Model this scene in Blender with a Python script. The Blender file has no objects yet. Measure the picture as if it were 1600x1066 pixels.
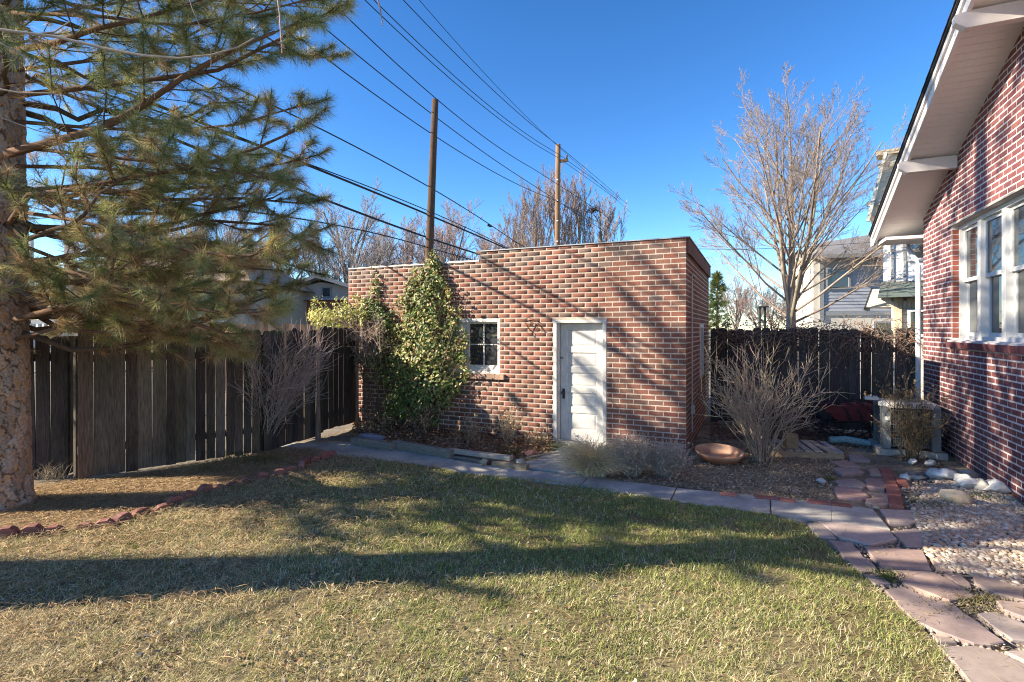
import bpy, math, random
import numpy as np
from mathutils import Vector, Matrix, Euler

scene = bpy.context.scene
COL = scene.collection

# ------------------------------------------------------------------ camera
EYE, FOC, HORIZ, CX = 1.8, 830.0, 515.0, 800.0
cam_data = bpy.data.cameras.new('camera')
cam = bpy.data.objects.new('camera', cam_data)
COL.objects.link(cam)
cam.location = (0, 0, EYE)
cam.rotation_euler = (math.radians(90), 0, 0)
cam_data.sensor_width = 36.0
cam_data.lens = FOC / 1600 * 36.0
cam_data.shift_y = -(533 - HORIZ) / 1600
cam_data.clip_start = 0.05
cam_data.clip_end = 3000
scene.camera = cam

# ------------------------------------------------------------------ light
SUN_EL = math.radians(25)
SUN_TO = Vector((-0.995 * math.cos(SUN_EL), -0.10 * math.cos(SUN_EL), math.sin(SUN_EL))).normalized()
world = bpy.data.worlds.new('World')
scene.world = world
world.use_nodes = True
wn = world.node_tree
wn.nodes.clear()
sky = wn.nodes.new('ShaderNodeTexSky')
sky.sky_type = 'NISHITA'
sky.sun_disc = False
sky.sun_elevation = SUN_EL
# Nishita: rotation 0 puts the sun at +Y, positive turns towards +X
sky.sun_rotation = math.atan2(SUN_TO.x, SUN_TO.y)
sky.altitude = 1600
sky.air_density = 1.0
sky.dust_density = 0.3
sky.ozone_density = 2.5
bg = wn.nodes.new('ShaderNodeBackground')
bg.inputs['Strength'].default_value = 0.075
wo = wn.nodes.new('ShaderNodeOutputWorld')
hsv = wn.nodes.new('ShaderNodeHueSaturation')
hsv.inputs['Saturation'].default_value = 1.22
gam = wn.nodes.new('ShaderNodeGamma')
gam.inputs[1].default_value = 1.2
wn.links.new(sky.outputs[0], hsv.inputs['Color'])
wn.links.new(hsv.outputs[0], gam.inputs['Color'])
wn.links.new(gam.outputs[0], bg.inputs['Color'])
wn.links.new(bg.outputs[0], wo.inputs['Surface'])

sun_d = bpy.data.lights.new('sun', 'SUN')
sun_d.energy = 4.5
sun_d.angle = math.radians(0.53)
sun_d.color = (1.0, 0.885, 0.70)
sun = bpy.data.objects.new('sun', sun_d)
COL.objects.link(sun)
sun.location = (-8, -2, 12)
sun.rotation_euler = SUN_TO.to_track_quat('Z', 'Y').to_euler()

scene.view_settings.view_transform = 'Standard'
scene.view_settings.look = 'None'
scene.view_settings.exposure = 1.6
scene.view_settings.gamma = 1.0
scene.view_settings.use_curve_mapping = False
scene.render.engine = 'CYCLES'
scene.cycles.max_bounces = 6
scene.cycles.diffuse_bounces = 3
scene.cycles.glossy_bounces = 3
scene.cycles.transmission_bounces = 4
scene.cycles.transparent_max_bounces = 8
scene.cycles.use_denoising = True
scene.cycles.denoising_prefilter = 'NONE'
scene.cycles.use_adaptive_sampling = False
scene.cycles.sample_clamp_indirect = 4
scene.cycles.filter_width = 1.1

rng = np.random.default_rng(7)
R = random.Random(11)

# ------------------------------------------------------------------ places
# The garage front runs along T (to the right and nearer), depth runs along D.
T = np.array([0.909, -0.417, 0.0])
D = np.array([0.417, 0.909, 0.0])
UP = np.array([0.0, 0.0, 1.0])

def G(px, py, z=0.0):
    """ground point (height z) seen at a photo pixel"""
    y = FOC * (EYE - z) / (py - HORIZ)
    return np.array([(px - CX) / FOC * y, y, z])

def at(px, py, y):
    """point seen at a photo pixel at depth y"""
    return np.array([(px - CX) / FOC * y, y, EYE + (HORIZ - py) / FOC * y])

GC = np.array([2.484, 7.58, 0.0])          # garage front right corner
HC = np.array([6.785, 8.76, 0.0])          # house far corner

def on_line(px, origin, d):
    """distance t along origin + t*d (in plan) that stands at photo column px"""
    r = (px - CX) / FOC
    return (r * origin[1] - origin[0]) / (d[0] - r * d[1])

def wall_pt(px, py, out=0.0):
    """point on the garage front seen at a photo pixel, 'out' metres proud of it"""
    o = GC + np.array([-0.417, -0.909, 0]) * out
    t = on_line(px, o, -T)
    p = o - T * t
    return np.array([p[0], p[1], EYE + (HORIZ - py) / FOC * p[1]])

# ------------------------------------------------------------------ materials
MATS = {}
def mat(name, c=(.5, .5, .5), rough=.8, var=.25, scale=30, stretch=(1, 1, 1), bump=.3, bdist=.004,
        attr=False, metal=0.0, spec=.3, trans=0.0, c2=None, scale2=None, stain=0.0):
    if name in MATS:
        return MATS[name]
    m = bpy.data.materials.new(name)
    MATS[name] = m
    m.use_nodes = True
    nt = m.node_tree
    N, L = nt.nodes, nt.links
    b = N['Principled BSDF']
    b.inputs['Roughness'].default_value = rough
    b.inputs['Metallic'].default_value = metal
    b.inputs['Specular IOR Level'].default_value = spec
    geo = N.new('ShaderNodeNewGeometry')
    mp = N.new('ShaderNodeMapping')
    mp.inputs['Scale'].default_value = stretch
    L.new(geo.outputs['Position'], mp.inputs['Vector'])
    nz = N.new('ShaderNodeTexNoise')
    nz.inputs['Scale'].default_value = scale
    nz.inputs['Detail'].default_value = 5
    nz.inputs['Roughness'].default_value = .65
    L.new(mp.outputs[0], nz.inputs['Vector'])
    if attr:
        a = N.new('ShaderNodeVertexColor')
        a.layer_name = 'col'
        src = a.outputs['Color']
    else:
        rgb = N.new('ShaderNodeRGB')
        rgb.outputs[0].default_value = (*c, 1)
        src = rgb.outputs[0]
        if c2 is not None:
            nz2 = N.new('ShaderNodeTexNoise')
            nz2.inputs['Scale'].default_value = scale2 or scale * .2
            nz2.inputs['Detail'].default_value = 4
            L.new(mp.outputs[0], nz2.inputs['Vector'])
            cr = N.new('ShaderNodeValToRGB')
            cr.color_ramp.elements[0].position = .4
            cr.color_ramp.elements[1].position = .62
            L.new(nz2.outputs['Fac'], cr.inputs['Fac'])
            mx = N.new('ShaderNodeMix')
            mx.data_type = 'RGBA'
            L.new(cr.outputs[0], mx.inputs[0])
            L.new(src, mx.inputs[6])
            mx.inputs[7].default_value = (*c2, 1)
            src = mx.outputs[2]
    if var > 0:
        mr = N.new('ShaderNodeMapRange')
        mr.inputs['From Min'].default_value = .25
        mr.inputs['From Max'].default_value = .75
        mr.inputs['To Min'].default_value = 1 - var
        mr.inputs['To Max'].default_value = 1 + var
        L.new(nz.outputs['Fac'], mr.inputs['Value'])
        mu = N.new('ShaderNodeMix')
        mu.data_type = 'RGBA'
        mu.blend_type = 'MULTIPLY'
        mu.inputs[0].default_value = 1
        L.new(src, mu.inputs[6])
        L.new(mr.outputs[0], mu.inputs[7])
        src = mu.outputs[2]
    if stain > 0:
        nz3 = N.new('ShaderNodeTexNoise')
        nz3.inputs['Scale'].default_value = 1.7
        nz3.inputs['Detail'].default_value = 6
        nz3.inputs['Roughness'].default_value = .6
        mp3 = N.new('ShaderNodeMapping')
        mp3.inputs['Scale'].default_value = (1.3, 1.3, .6)
        L.new(geo.outputs['Position'], mp3.inputs['Vector'])
        L.new(mp3.outputs[0], nz3.inputs['Vector'])
        mr3 = N.new('ShaderNodeMapRange')
        mr3.inputs['From Min'].default_value = .3
        mr3.inputs['From Max'].default_value = .7
        mr3.inputs['To Min'].default_value = 1 - stain
        mr3.inputs['To Max'].default_value = 1 + stain
        L.new(nz3.outputs['Fac'], mr3.inputs['Value'])
        mu3 = N.new('ShaderNodeMix')
        mu3.data_type = 'RGBA'
        mu3.blend_type = 'MULTIPLY'
        mu3.inputs[0].default_value = 1
        L.new(src, mu3.inputs[6])
        L.new(mr3.outputs[0], mu3.inputs[7])
        src = mu3.outputs[2]
    L.new(src, b.inputs['Base Color'])
    if bump > 0:
        bp = N.new('ShaderNodeBump')
        bp.inputs['Strength'].default_value = bump
        bp.inputs['Distance'].default_value = bdist
        L.new(nz.outputs['Fac'], bp.inputs['Height'])
        L.new(bp.outputs[0], b.inputs['Normal'])
    if trans > 0:
        tr = N.new('ShaderNodeBsdfTranslucent')
        L.new(src, tr.inputs['Color'])
        ms = N.new('ShaderNodeMixShader')
        ms.inputs[0].default_value = trans
        L.new(b.outputs[0], ms.inputs[1])
        L.new(tr.outputs[0], ms.inputs[2])
        L.new(ms.outputs[0], N['Material Output'].inputs['Surface'])
    return m

M_BRICK = mat('fired_brick', attr=True, var=.32, scale=60, bump=.6, bdist=.003, rough=.9, spec=.15, stain=.22)
M_MORTAR = mat('old_mortar', (.46, .39, .325), var=.25, scale=40, bump=.5, rough=.95, spec=.1, stain=.25)
M_MORTAR2 = mat('pale_mortar', (.56, .51, .50), var=.12, scale=50, bump=.3, rough=.95, spec=.1)
M_WOOD = mat('weathered_board', attr=True, var=.6, scale=9, stretch=(8, 8, .7), bump=.6, bdist=.003, rough=.95, spec=.1, stain=.3)
M_TIMBER = mat('grey_timber', attr=True, var=.35, scale=14, stretch=(1, 1, 4), bump=.5, rough=.95, spec=.1)
M_WHITE = mat('white_paint', (.56, .55, .535), var=.05, scale=40, bump=.12, rough=.55, spec=.4)
M_OLDWHITE = mat('worn_white_paint', (.52, .51, .49), var=.10, scale=60, bump=.35, rough=.65, c2=(.62, .58, .53), scale2=7)
M_CREAM = mat('cream_paint', (.52, .47, .44), var=.06, scale=20, bump=.1, rough=.7)
M_GLASS = mat('window_glass', (.035, .045, .05), var=0, bump=0, rough=.03, spec=.9)
M_GLASS2 = mat('dark_glass', (.03, .036, .04), var=0, bump=0, rough=.03, spec=1.0)
M_METAL = mat('painted_metal', (.42, .41, .40), var=.15, scale=25, bump=.1, rough=.5, metal=.3)
M_BLACK = mat('black_metal', (.02, .02, .02), var=.1, bump=.1, rough=.5)
M_CONC = mat('pale_concrete', (.44, .41, .36), var=.16, scale=18, bump=.35, bdist=.003, rough=.95, spec=.15, c2=(.30, .29, .27), scale2=2.2)
M_STONE = mat('red_flagstone', attr=True, var=.18, scale=14, bump=.5, bdist=.004, rough=.9, spec=.2)
M_ROCK = mat('pale_rock', attr=True, var=.25, scale=18, bump=.8, bdist=.008, rough=.9, spec=.2)
M_SOIL = mat('garden_soil', (.21, .165, .115), var=.45, scale=22, bump=1, bdist=.02, rough=1, spec=.05, c2=(.34, .275, .19), scale2=1.6)
M_EARTH = mat('lawn_earth', (.17, .135, .07), var=.4, scale=25, bump=.8, bdist=.015, rough=1, spec=.05, c2=(.27, .22, .12), scale2=1.2)
M_ALLEY = mat('alley_ground', (.22, .19, .15), var=.3, scale=4, bump=.5, rough=1, spec=.05)
M_BLADE = mat('grass_blade', attr=True, var=0, bump=0, rough=.7, spec=.2, trans=.25)
M_LITTER = mat('dry_litter', attr=True, var=0, bump=0, rough=.85, spec=.1, trans=.1)
M_LEAF = mat('vine_leaf', attr=True, var=0, bump=0, rough=.45, spec=.4, trans=.25)
M_NEEDLE = mat('pine_needle', attr=True, var=0, bump=0, rough=.5, spec=.4, trans=.36)
M_BARK = mat('pine_bark', attr=True, var=.3, scale=30, bump=.8, bdist=.01, rough=.95, spec=.1)
M_LIMB = mat('pine_limb_bark', attr=True, var=.35, scale=30, bump=.7, bdist=.008, rough=.95, spec=.1)
M_TWIG = mat('bare_twig', attr=True, var=.25, scale=25, bump=.2, rough=.85, spec=.2)
M_TERRA = mat('terracotta', (.42, .19, .10), var=.2, scale=9, bump=.25, rough=.85, c2=(.50, .30, .2), scale2=5)
M_SHINGLE = mat('roof_shingle', attr=True, var=.35, scale=40, bump=.5, rough=.95, spec=.1)
M_SIDING = mat('lap_siding', attr=True, var=.06, scale=20, bump=.1, rough=.7)
M_PLASTIC = mat('teal_plastic', (.22, .36, .38), var=.12, scale=20, bump=.1, rough=.5)
M_RED = mat('faded_red_paint', (.15, .032, .036), var=.3, scale=14, bump=.2, rough=.6)
M_RUBBER = mat('black_rubber', (.012, .013, .016), var=.1, bump=.1, rough=.6)
M_POLE2 = mat('pale_pole_wood', (.24, .145, .085), var=.4, scale=12, stretch=(4, 4, .4), bump=.6, rough=.95, spec=.1)
M_POLE = mat('utility_pole_wood', (.10, .062, .042), var=.4, scale=12, stretch=(4, 4, .4), bump=.6, rough=.95, spec=.1)
M_PEBBLE = mat('river_pebble', attr=True, var=.15, scale=30, bump=.2, rough=.75, spec=.3)

# ------------------------------------------------------------------ objects
LOCS = {}
def tag(o, label=None, cat=None, group=None, kind=None):
    if label: o['label'] = label
    if cat: o['category'] = cat
    if group: o['group'] = group
    if kind: o['kind'] = kind
    return o

def empty(name, loc, label=None, cat=None, group=None, kind=None):
    o = bpy.data.objects.new(name, None)
    COL.objects.link(o)
    o.location = [float(v) for v in loc]
    o.empty_display_size = .1
    LOCS[o] = np.array([float(v) for v in loc])
    return tag(o, label, cat, group, kind)

def wloc(o):
    p = np.zeros(3)
    while o is not None:
        p = p + LOCS.get(o, np.zeros(3))
        o = o.parent
    return p

def link_obj(name, me, parent=None, loc=None):
    o = bpy.data.objects.new(name, me)
    COL.objects.link(o)
    if parent is not None:
        o.parent = parent
    if loc is not None:
        o.location = [float(v) for v in loc]
        LOCS[o] = np.array(loc, float)
    return o

def raw_mesh(name, V, F, col=None, smooth=False, m=None):
    """V (n,3); F list of index tuples or (m,k) array; col (n,3) per vertex or (3,)"""
    me = bpy.data.meshes.new(name)
    V = np.asarray(V, np.float32)
    if isinstance(F, np.ndarray) and F.ndim == 2:
        nf, k = F.shape
        me.vertices.add(len(V))
        me.vertices.foreach_set('co', V.ravel())
        me.loops.add(nf * k)
        me.loops.foreach_set('vertex_index', F.astype(np.int32).ravel())
        me.polygons.add(nf)
        me.polygons.foreach_set('loop_start', np.arange(0, nf * k, k, dtype=np.int32))
        me.polygons.foreach_set('loop_total', np.full(nf, k, np.int32))
        me.update(calc_edges=True)
    else:
        me.from_pydata([tuple(map(float, v)) for v in V], [], [tuple(map(int, f)) for f in F])
    if col is not None:
        col = np.asarray(col, np.float32)
        if col.ndim == 1:
            col = np.tile(col, (len(V), 1))
        rgba = np.ones((len(V), 4), np.float32)
        rgba[:, :3] = np.clip(col, 0, 1)
        ca = me.color_attributes.new('col', 'FLOAT_COLOR', 'POINT')
        ca.data.foreach_set('color', rgba.ravel())
    if smooth:
        me.polygons.foreach_set('use_smooth', np.ones(len(me.polygons), bool))
    if m is not None:
        me.materials.append(m)
    return me

def mesh_obj(name, V, F, m, parent=None, col=None, smooth=False, origin=None):
    """mesh given in world coordinates; linked under its parent (or with its own origin)"""
    V = np.asarray(V, float)
    off = wloc(parent) if parent is not None else (np.zeros(3) if origin is None else np.array(origin, float))
    me = raw_mesh(name, V - off, F, col, smooth, m)
    o = bpy.data.objects.new(name, me)
    COL.objects.link(o)
    if parent is not None:
        o.parent = parent
    elif origin is not None:
        o.location = [float(v) for v in origin]
        LOCS[o] = off
    return o

class MB:
    """gathers shapes in world coordinates"""
    def __init__(s):
        s.v, s.f, s.c = [], [], []
    def add(s, V, F, col=(.5, .5, .5)):
        o = len(s.v)
        s.v.extend([tuple(map(float, p)) for p in V])
        s.f.extend([tuple(i + o for i in f) for f in F])
        c = np.asarray(col, float)
        if c.ndim == 1:
            s.c.extend([tuple(c)] * len(V))
        else:
            s.c.extend([tuple(q) for q in c])
        return s
    def box(s, c, sx, sy, sz, ax=(1, 0, 0), ay=(0, 1, 0), az=(0, 0, 1), col=(.5, .5, .5)):
        c, ax, ay, az = [np.array(q, float) for q in (c, ax, ay, az)]
        V = [c + ax * sx / 2 * i + ay * sy / 2 * j + az * sz / 2 * k for i in (-1, 1) for j in (-1, 1) for k in (-1, 1)]
        F = [(0, 1, 3, 2), (4, 6, 7, 5), (0, 4, 5, 1), (2, 3, 7, 6), (0, 2, 6, 4), (1, 5, 7, 3)]
        return s.add(V, F, col)
    def tube(s, P, rad, n=8, col=(.5, .5, .5), cap=True):
        P = [np.array(p, float) for p in P]
        if np.isscalar(rad):
            rad = [rad] * len(P)
        V, F = [], []
        for i, p in enumerate(P):
            d = P[min(i + 1, len(P) - 1)] - P[max(i - 1, 0)]
            d = d / (np.linalg.norm(d) + 1e-9)
            a = np.cross(d, [0, 0, 1]) if abs(d[2]) < .95 else np.cross(d, [1, 0, 0])
            a = a / np.linalg.norm(a)
            b = np.cross(d, a)
            for k in range(n):
                t = 2 * math.pi * k / n
                V.append(p + rad[i] * (math.cos(t) * a + math.sin(t) * b))
        for i in range(len(P) - 1):
            for k in range(n):
                F.append((i * n + k, i * n + (k + 1) % n, (i + 1) * n + (k + 1) % n, (i + 1) * n + k))
        if cap:
            F.append(tuple(range(n - 1, -1, -1)))
            F.append(tuple(range((len(P) - 1) * n, len(P) * n)))
        return s.add(V, F, col)
    def lathe(s, c, prof, n=24, col=(.5, .5, .5), sx=1, sy=1):
        c = np.array(c, float)
        V, F = [], []
        for r, z in prof:
            for k in range(n):
                t = 2 * math.pi * k / n
                V.append(c + [r * sx * math.cos(t), r * sy * math.sin(t), z])
        for i in range(len(prof) - 1):
            for k in range(n):
                F.append((i * n + k, i * n + (k + 1) % n, (i + 1) * n + (k + 1) % n, (i + 1) * n + k))
        return s.add(V, F, col)
    def build(s, name, m, parent=None, smooth=False, origin=None):
        return mesh_obj(name, s.v, s.f, m, parent, np.array(s.c), smooth, origin)

def jit(c, a=.1):
    k = 1 + R.uniform(-a, a)
    return tuple(max(0, x * k * (1 + R.uniform(-a * .3, a * .3))) for x in c)

def inside(poly, P):
    poly = np.asarray(poly)[:, :2]
    x, y = P[:, 0], P[:, 1]
    r = np.zeros(len(P), bool)
    j = len(poly) - 1
    for i in range(len(poly)):
        xi, yi = poly[i]
        xj, yj = poly[j]
        c = ((yi > y) != (yj > y)) & (x < (xj - xi) * (y - yi) / (yj - yi + 1e-12) + xi)
        r ^= c
        j = i
    return r

def vnoise(x, y, seed=0):
    """value noise in 0..1"""
    def h(i, j):
        n = np.sin(i * 127.1 + j * 311.7 + seed * 74.7) * 43758.5453
        return n - np.floor(n)
    xi, yi = np.floor(x), np.floor(y)
    fx, fy = x - xi, y - yi
    fx, fy = fx * fx * (3 - 2 * fx), fy * fy * (3 - 2 * fy)
    return (h(xi, yi) * (1 - fx) + h(xi + 1, yi) * fx) * (1 - fy) + (h(xi, yi + 1) * (1 - fx) + h(xi + 1, yi + 1) * fx) * fy

def fnoise(x, y, seed=0):
    return .55 * vnoise(x, y, seed) + .3 * vnoise(x * 2.1, y * 2.1, seed + 3) + .15 * vnoise(x * 4.3, y * 4.3, seed + 9)

def norm(v):
    v = np.asarray(v, float)
    return v / (np.linalg.norm(v) + 1e-12)

def segs_mesh(S, n=4):
    """S list of (a, b, ra, rb, colour): separate tapered prisms, as arrays"""
    A = np.array([s[0] for s in S]); B = np.array([s[1] for s in S])
    ra = np.array([s[2] for s in S]); rb = np.array([s[3] for s in S])
    C = np.array([s[4] for s in S])
    d = B - A
    d /= np.linalg.norm(d, axis=1, keepdims=True) + 1e-9
    ref = np.where(np.abs(d[:, 2:3]) < .9, [[0, 0, 1.]], [[1., 0, 0]])
    a = np.cross(d, ref)
    a /= np.linalg.norm(a, axis=1, keepdims=True) + 1e-9
    b = np.cross(d, a)
    V = np.zeros((len(S), 2 * n, 3))
    for k in range(n):
        t = 2 * math.pi * k / n
        u = math.cos(t) * a + math.sin(t) * b
        V[:, k] = A + u * ra[:, None]
        V[:, n + k] = B + u * rb[:, None]
    base = np.arange(len(S))[:, None, None] * 2 * n
    f = np.array([[k, (k + 1) % n, n + (k + 1) % n, n + k] for k in range(n)])
    F = (base + f[None]).reshape(-1, 4)
    return V.reshape(-1, 3), F, np.repeat(C, 2 * n, axis=0)
# ================================================================== SETTING
def poly_sheet(name, pts, z, m, parent=None, kind='structure'):
    V = [(p[0], p[1], z) for p in pts]
    o = mesh_obj(name, V, [tuple(range(len(V)))], m, parent)
    if parent is None:
        o['kind'] = kind
    return o

def prism(mb, pts, z0, z1, col=(.5, .5, .5), bev=0.0):
    """extruded polygon, top edge drawn in by bev"""
    P = np.array([p[:2] for p in pts], float)
    a = sum(P[i][0] * P[(i + 1) % len(P)][1] - P[(i + 1) % len(P)][0] * P[i][1] for i in range(len(P)))
    if a < 0:
        P = P[::-1]
    n = len(P)
    c = P.mean(0)
    rings = [(P, z0), (P, z1 - bev)]
    if bev > 0:
        dd = c - P
        Q = P + dd / (np.linalg.norm(dd, axis=1, keepdims=True) + 1e-9) * bev * 1.2
        rings.append((Q, z1))
    V = [(q[0], q[1], z) for ring, z in rings for q in ring]
    F = []
    for r in range(len(rings) - 1):
        for i in range(n):
            F.append((r * n + i, r * n + (i + 1) % n, (r + 1) * n + (i + 1) % n, (r + 1) * n + i))
    F.append(tuple(range((len(rings) - 1) * n, len(rings) * n)))
    mb.add(V, F, col)

ground = poly_sheet('ground', [(-400, -60), (400, -60), (400, 900), (-400, 900)], -0.03, M_ALLEY)

LAWN_EDGE = [(-60, 842), (60, 835), (110, 829), (175, 822), (215, 806), (255, 797), (300, 778), (332, 768), (395, 752), (440, 743),
             (470, 736), (522, 714), (545, 712), (640, 725), (740, 742), (860, 753), (950, 766), (1050, 783), (1150, 797),
             (1212, 806), (1258, 822), (1285, 846), (1320, 880), (1345, 898), (1372, 922), (1400, 945), (1440, 980), (1478, 1020), (1500, 1070), (1520, 1200)]
LAWN = [G(*p) for p in LAWN_EDGE] + [np.array([1.4, 1.2, 0]), np.array([-5.5, 1.2, 0]), np.array([-6.5, 3.0, 0])]
poly_sheet('lawn', LAWN, 0.0, M_EARTH)
# beds of bare earth round the lawn
BED_LEFT = [np.array([-6.8, 3.0, 0])] + [G(*p) for p in LAWN_EDGE[:12]] + [G(500, 703), G(430, 700), G(385, 712), G(125, 752)] + [np.array([-7.2, 5.2, 0])]
poly_sheet('needle_bed', BED_LEFT, -0.008, M_SOIL)
BED_BACK = [G(430, 700), G(500, 703), G(640, 720), G(860, 748), G(950, 760), G(1160, 790), G(1400, 842), G(1600, 960), np.array([4.6, 2.0, 0]), np.array([6.3, 3.2, 0]),
            HC + np.array([.6, .5, 0]), GC + D * 4.2, GC - T * 6.4 + D * .5, G(548, 668)]
poly_sheet('garden_bed', BED_BACK, -0.012, M_SOIL)

# concrete walk: one slab per stretch between the joints
walk = empty('concrete_walk', G(900, 755))
walk['kind'] = 'structure'
FAR = [(425, 694), (548, 692), (700, 718), (790, 733), (920, 745), (1057, 764), (1203, 778), (1300, 788), (1365, 797)]
NEAR = [(432, 706), (520, 711), (655, 727), (745, 742), (905, 762), (1048, 783), (1205, 805), (1300, 816), (1392, 829)]
for i in range(len(FAR) - 1):
    a, b, c, d = G(*FAR[i]), G(*FAR[i + 1]), G(*NEAR[i + 1]), G(*NEAR[i])
    gap = .006
    u1, u2 = norm(b - a) * gap, norm(c - d) * gap
    mb = MB()
    pts = [a + u1, a * .5 + b * .5, b - u1, c - u2, (c + d) / 2, d + u2]
    if i in (6, 7):
        pts = [a + (u1 if i == 6 else 0 * u1), b - u1 * (i == 7), c - u2 * (i == 7), d + (u2 if i == 6 else 0 * u2)]
    prism(mb, pts, -.05, .012, bev=.006)
    mb.build('slab', M_CONC, walk)
mb = MB()
prism(mb, [G(870, 705), G(945, 702), G(952, 722), G(918, 742), G(800, 731), G(842, 716)], -.05, .016, bev=.006)
mb.build('slab', M_CONC, walk)

# flagstones
flag = empty('flagstone_path', G(1400, 900))
flag['kind'] = 'structure'
def pz(pts, ox, oy, k):
    return [(ox + x / k, oy + y / k) for x, y in pts]
FLAGS = [
    [(845, 238), (1015, 243), (1030, 300), (990, 312), (895, 308)],
    [(500, 308), (570, 304), (636, 383), (560, 378)],
    [(548, 300), (740, 317), (895, 347), (928, 386), (870, 400), (800, 415), (652, 380)],
    [(904, 342), (1055, 336), (1100, 408), (1060, 420), (975, 417)],
    [(600, 390), (715, 400), (766, 470), (828, 520), (826, 540), (760, 544), (680, 480)],
    [(772, 422), (1052, 440), (1096, 538), (950, 530), (852, 522)],
    [(1064, 436), (1130, 440), (1188, 490), (1212, 522), (1195, 540), (1124, 535)],
    [(1172, 466), (1300, 470), (1370, 515), (1360, 545), (1290, 543), (1228, 528)],
    [(768, 557), (846, 553), (896, 600), (824, 603)],
    [(912, 538), (1100, 547), (1180, 582), (1306, 668), (1180, 686), (1084, 650), (962, 604)],
    [(1152, 550), (1230, 556), (1282, 600), (1285, 613), (1222, 604)],
    [(1294, 562), (1440, 571), (1545, 612), (1545, 688), (1400, 648), (1302, 600)],
    [(868, 627), (956, 614), (1068, 662), (1196, 692), (1326, 790), (1446, 880), (1380, 893), (1300, 888), (1122, 828), (1002, 770), (932, 700)],
    [(1314, 742), (1400, 737), (1545, 794), (1600, 880), (1484, 870), (1394, 810)],
    [(1404, 684), (1600, 712), (1600, 790), (1440, 730)],
    [(1124, 898), (1300, 902), (1420, 932), (1545, 992), (1640, 1080), (1600, 1160), (1330, 1160), (1200, 980)],
    [(1446, 928), (1545, 922), (1640, 985), (1600, 1000)],
    [(1104, 853), (1178, 862), (1216, 884), (1124, 883)],
]
for k, pl in enumerate(FLAGS):
    pts = [G(*q) for q in pz(pl, 1100, 720, 3.08)]
    # rough, chipped outline
    Q = []
    for i in range(len(pts)):
        a, b = pts[i], pts[(i + 1) % len(pts)]
        L = np.linalg.norm(b - a)
        nn = max(1, int(L / .09))
        for j in range(nn):
            q = a + (b - a) * j / nn
            if j:
                q = q + np.array([R.gauss(0, .007), R.gauss(0, .007), 0])
            Q.append(q)
    mb = MB()
    c = jit(R.choice([(.37, .28, .235), (.39, .305, .26), (.35, .255, .215), (.41, .33, .285)]), .08)
    prism(mb, Q, -.05, .012 + R.uniform(0, .012), c, bev=.006)
    mb.build('flagstone', M_STONE, flag)
STEPS = [
    [(220, 645), (330, 640), (410, 680), (300, 685)], [(240, 690), (400, 685), (435, 715), (300, 730)],
    [(455, 690), (560, 690), (580, 735), (470, 720)], [(250, 760), (380, 755), (455, 790), (430, 810), (270, 795)],
    [(445, 750), (590, 755), (610, 800), (560, 820), (450, 800)], [(245, 805), (300, 795), (420, 820), (470, 860), (420, 880), (270, 860)],
    [(445, 885), (530, 845), (640, 870), (660, 910), (480, 915)], [(330, 600), (420, 600), (470, 640), (350, 640)]]
for pl in STEPS:
    pts = [G(*q) for q in pz(pl, 1240, 560, 3.947)]
    Q = []
    for i in range(len(pts)):
        a, b = pts[i], pts[(i + 1) % len(pts)]
        for j in range(4):
            q = a + (b - a) * j / 4 + (np.array([R.gauss(0, .012), R.gauss(0, .012), 0]) if j else 0)
            Q.append(q)
    mb = MB()
    prism(mb, Q, -.05, .016 + R.uniform(0, .018), jit(R.choice([(.33, .22, .19), (.32, .25, .22), (.37, .25, .2)]), .08), bev=.012)
    mb.build('flagstone', M_STONE, flag)

# ------------------------------------------------------------------ brick walls
GARAGE_PAL = [(.24, .10, .072), (.26, .11, .077), (.23, .088, .066), (.215, .104, .077), (.245, .12, .085), (.21, .12, .087), (.185, .112, .088), (.265, .122, .088), (.225, .08, .06), (.24, .098, .072), (.225, .093, .07), (.23, .105, .08), (.155, .10, .083)]
HOUSE_PAL = [(.20, .075, .078), (.225, .085, .08), (.185, .066, .07), (.24, .095, .082), (.17, .072, .08), (.21, .09, .09)]
def calm(pal, k):
    m = np.mean(pal, 0)
    return [tuple((m + (np.array(c) - m) * k) * .9) for c in pal]
GARAGE_PAL = calm(GARAGE_PAL, .62) + [(.15, .098, .082), (.17, .115, .095), (.14, .10, .09)]
HOUSE_PAL = calm(HOUSE_PAL, .7)
BRICK_MESH = {}
def brick_mesh(L, H, k, pal, tagname):
    pr = .0028 if tagname == 'g' else .0020
    key = (round(L, 3), round(H, 3), k, tagname)
    if key in BRICK_MESH:
        return BRICK_MESH[key]
    d, bv = pr, .003
    V = [(-L / 2, -.002, -H / 2), (L / 2, -.002, -H / 2), (L / 2, -.002, H / 2), (-L / 2, -.002, H / 2),
         (-L / 2 + bv, d, -H / 2 + bv), (L / 2 - bv, d, -H / 2 + bv), (L / 2 - bv, d, H / 2 - bv), (-L / 2 + bv, d, H / 2 - bv)]
    F = [(4, 7, 6, 5), (0, 4, 5, 1), (1, 5, 6, 2), (2, 6, 7, 3), (3, 7, 4, 0)]
    BRICK_MESH[key] = raw_mesh('brick', V, [f for f in F], np.array(pal[k]), m=M_BRICK)
    return BRICK_MESH[key]

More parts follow.
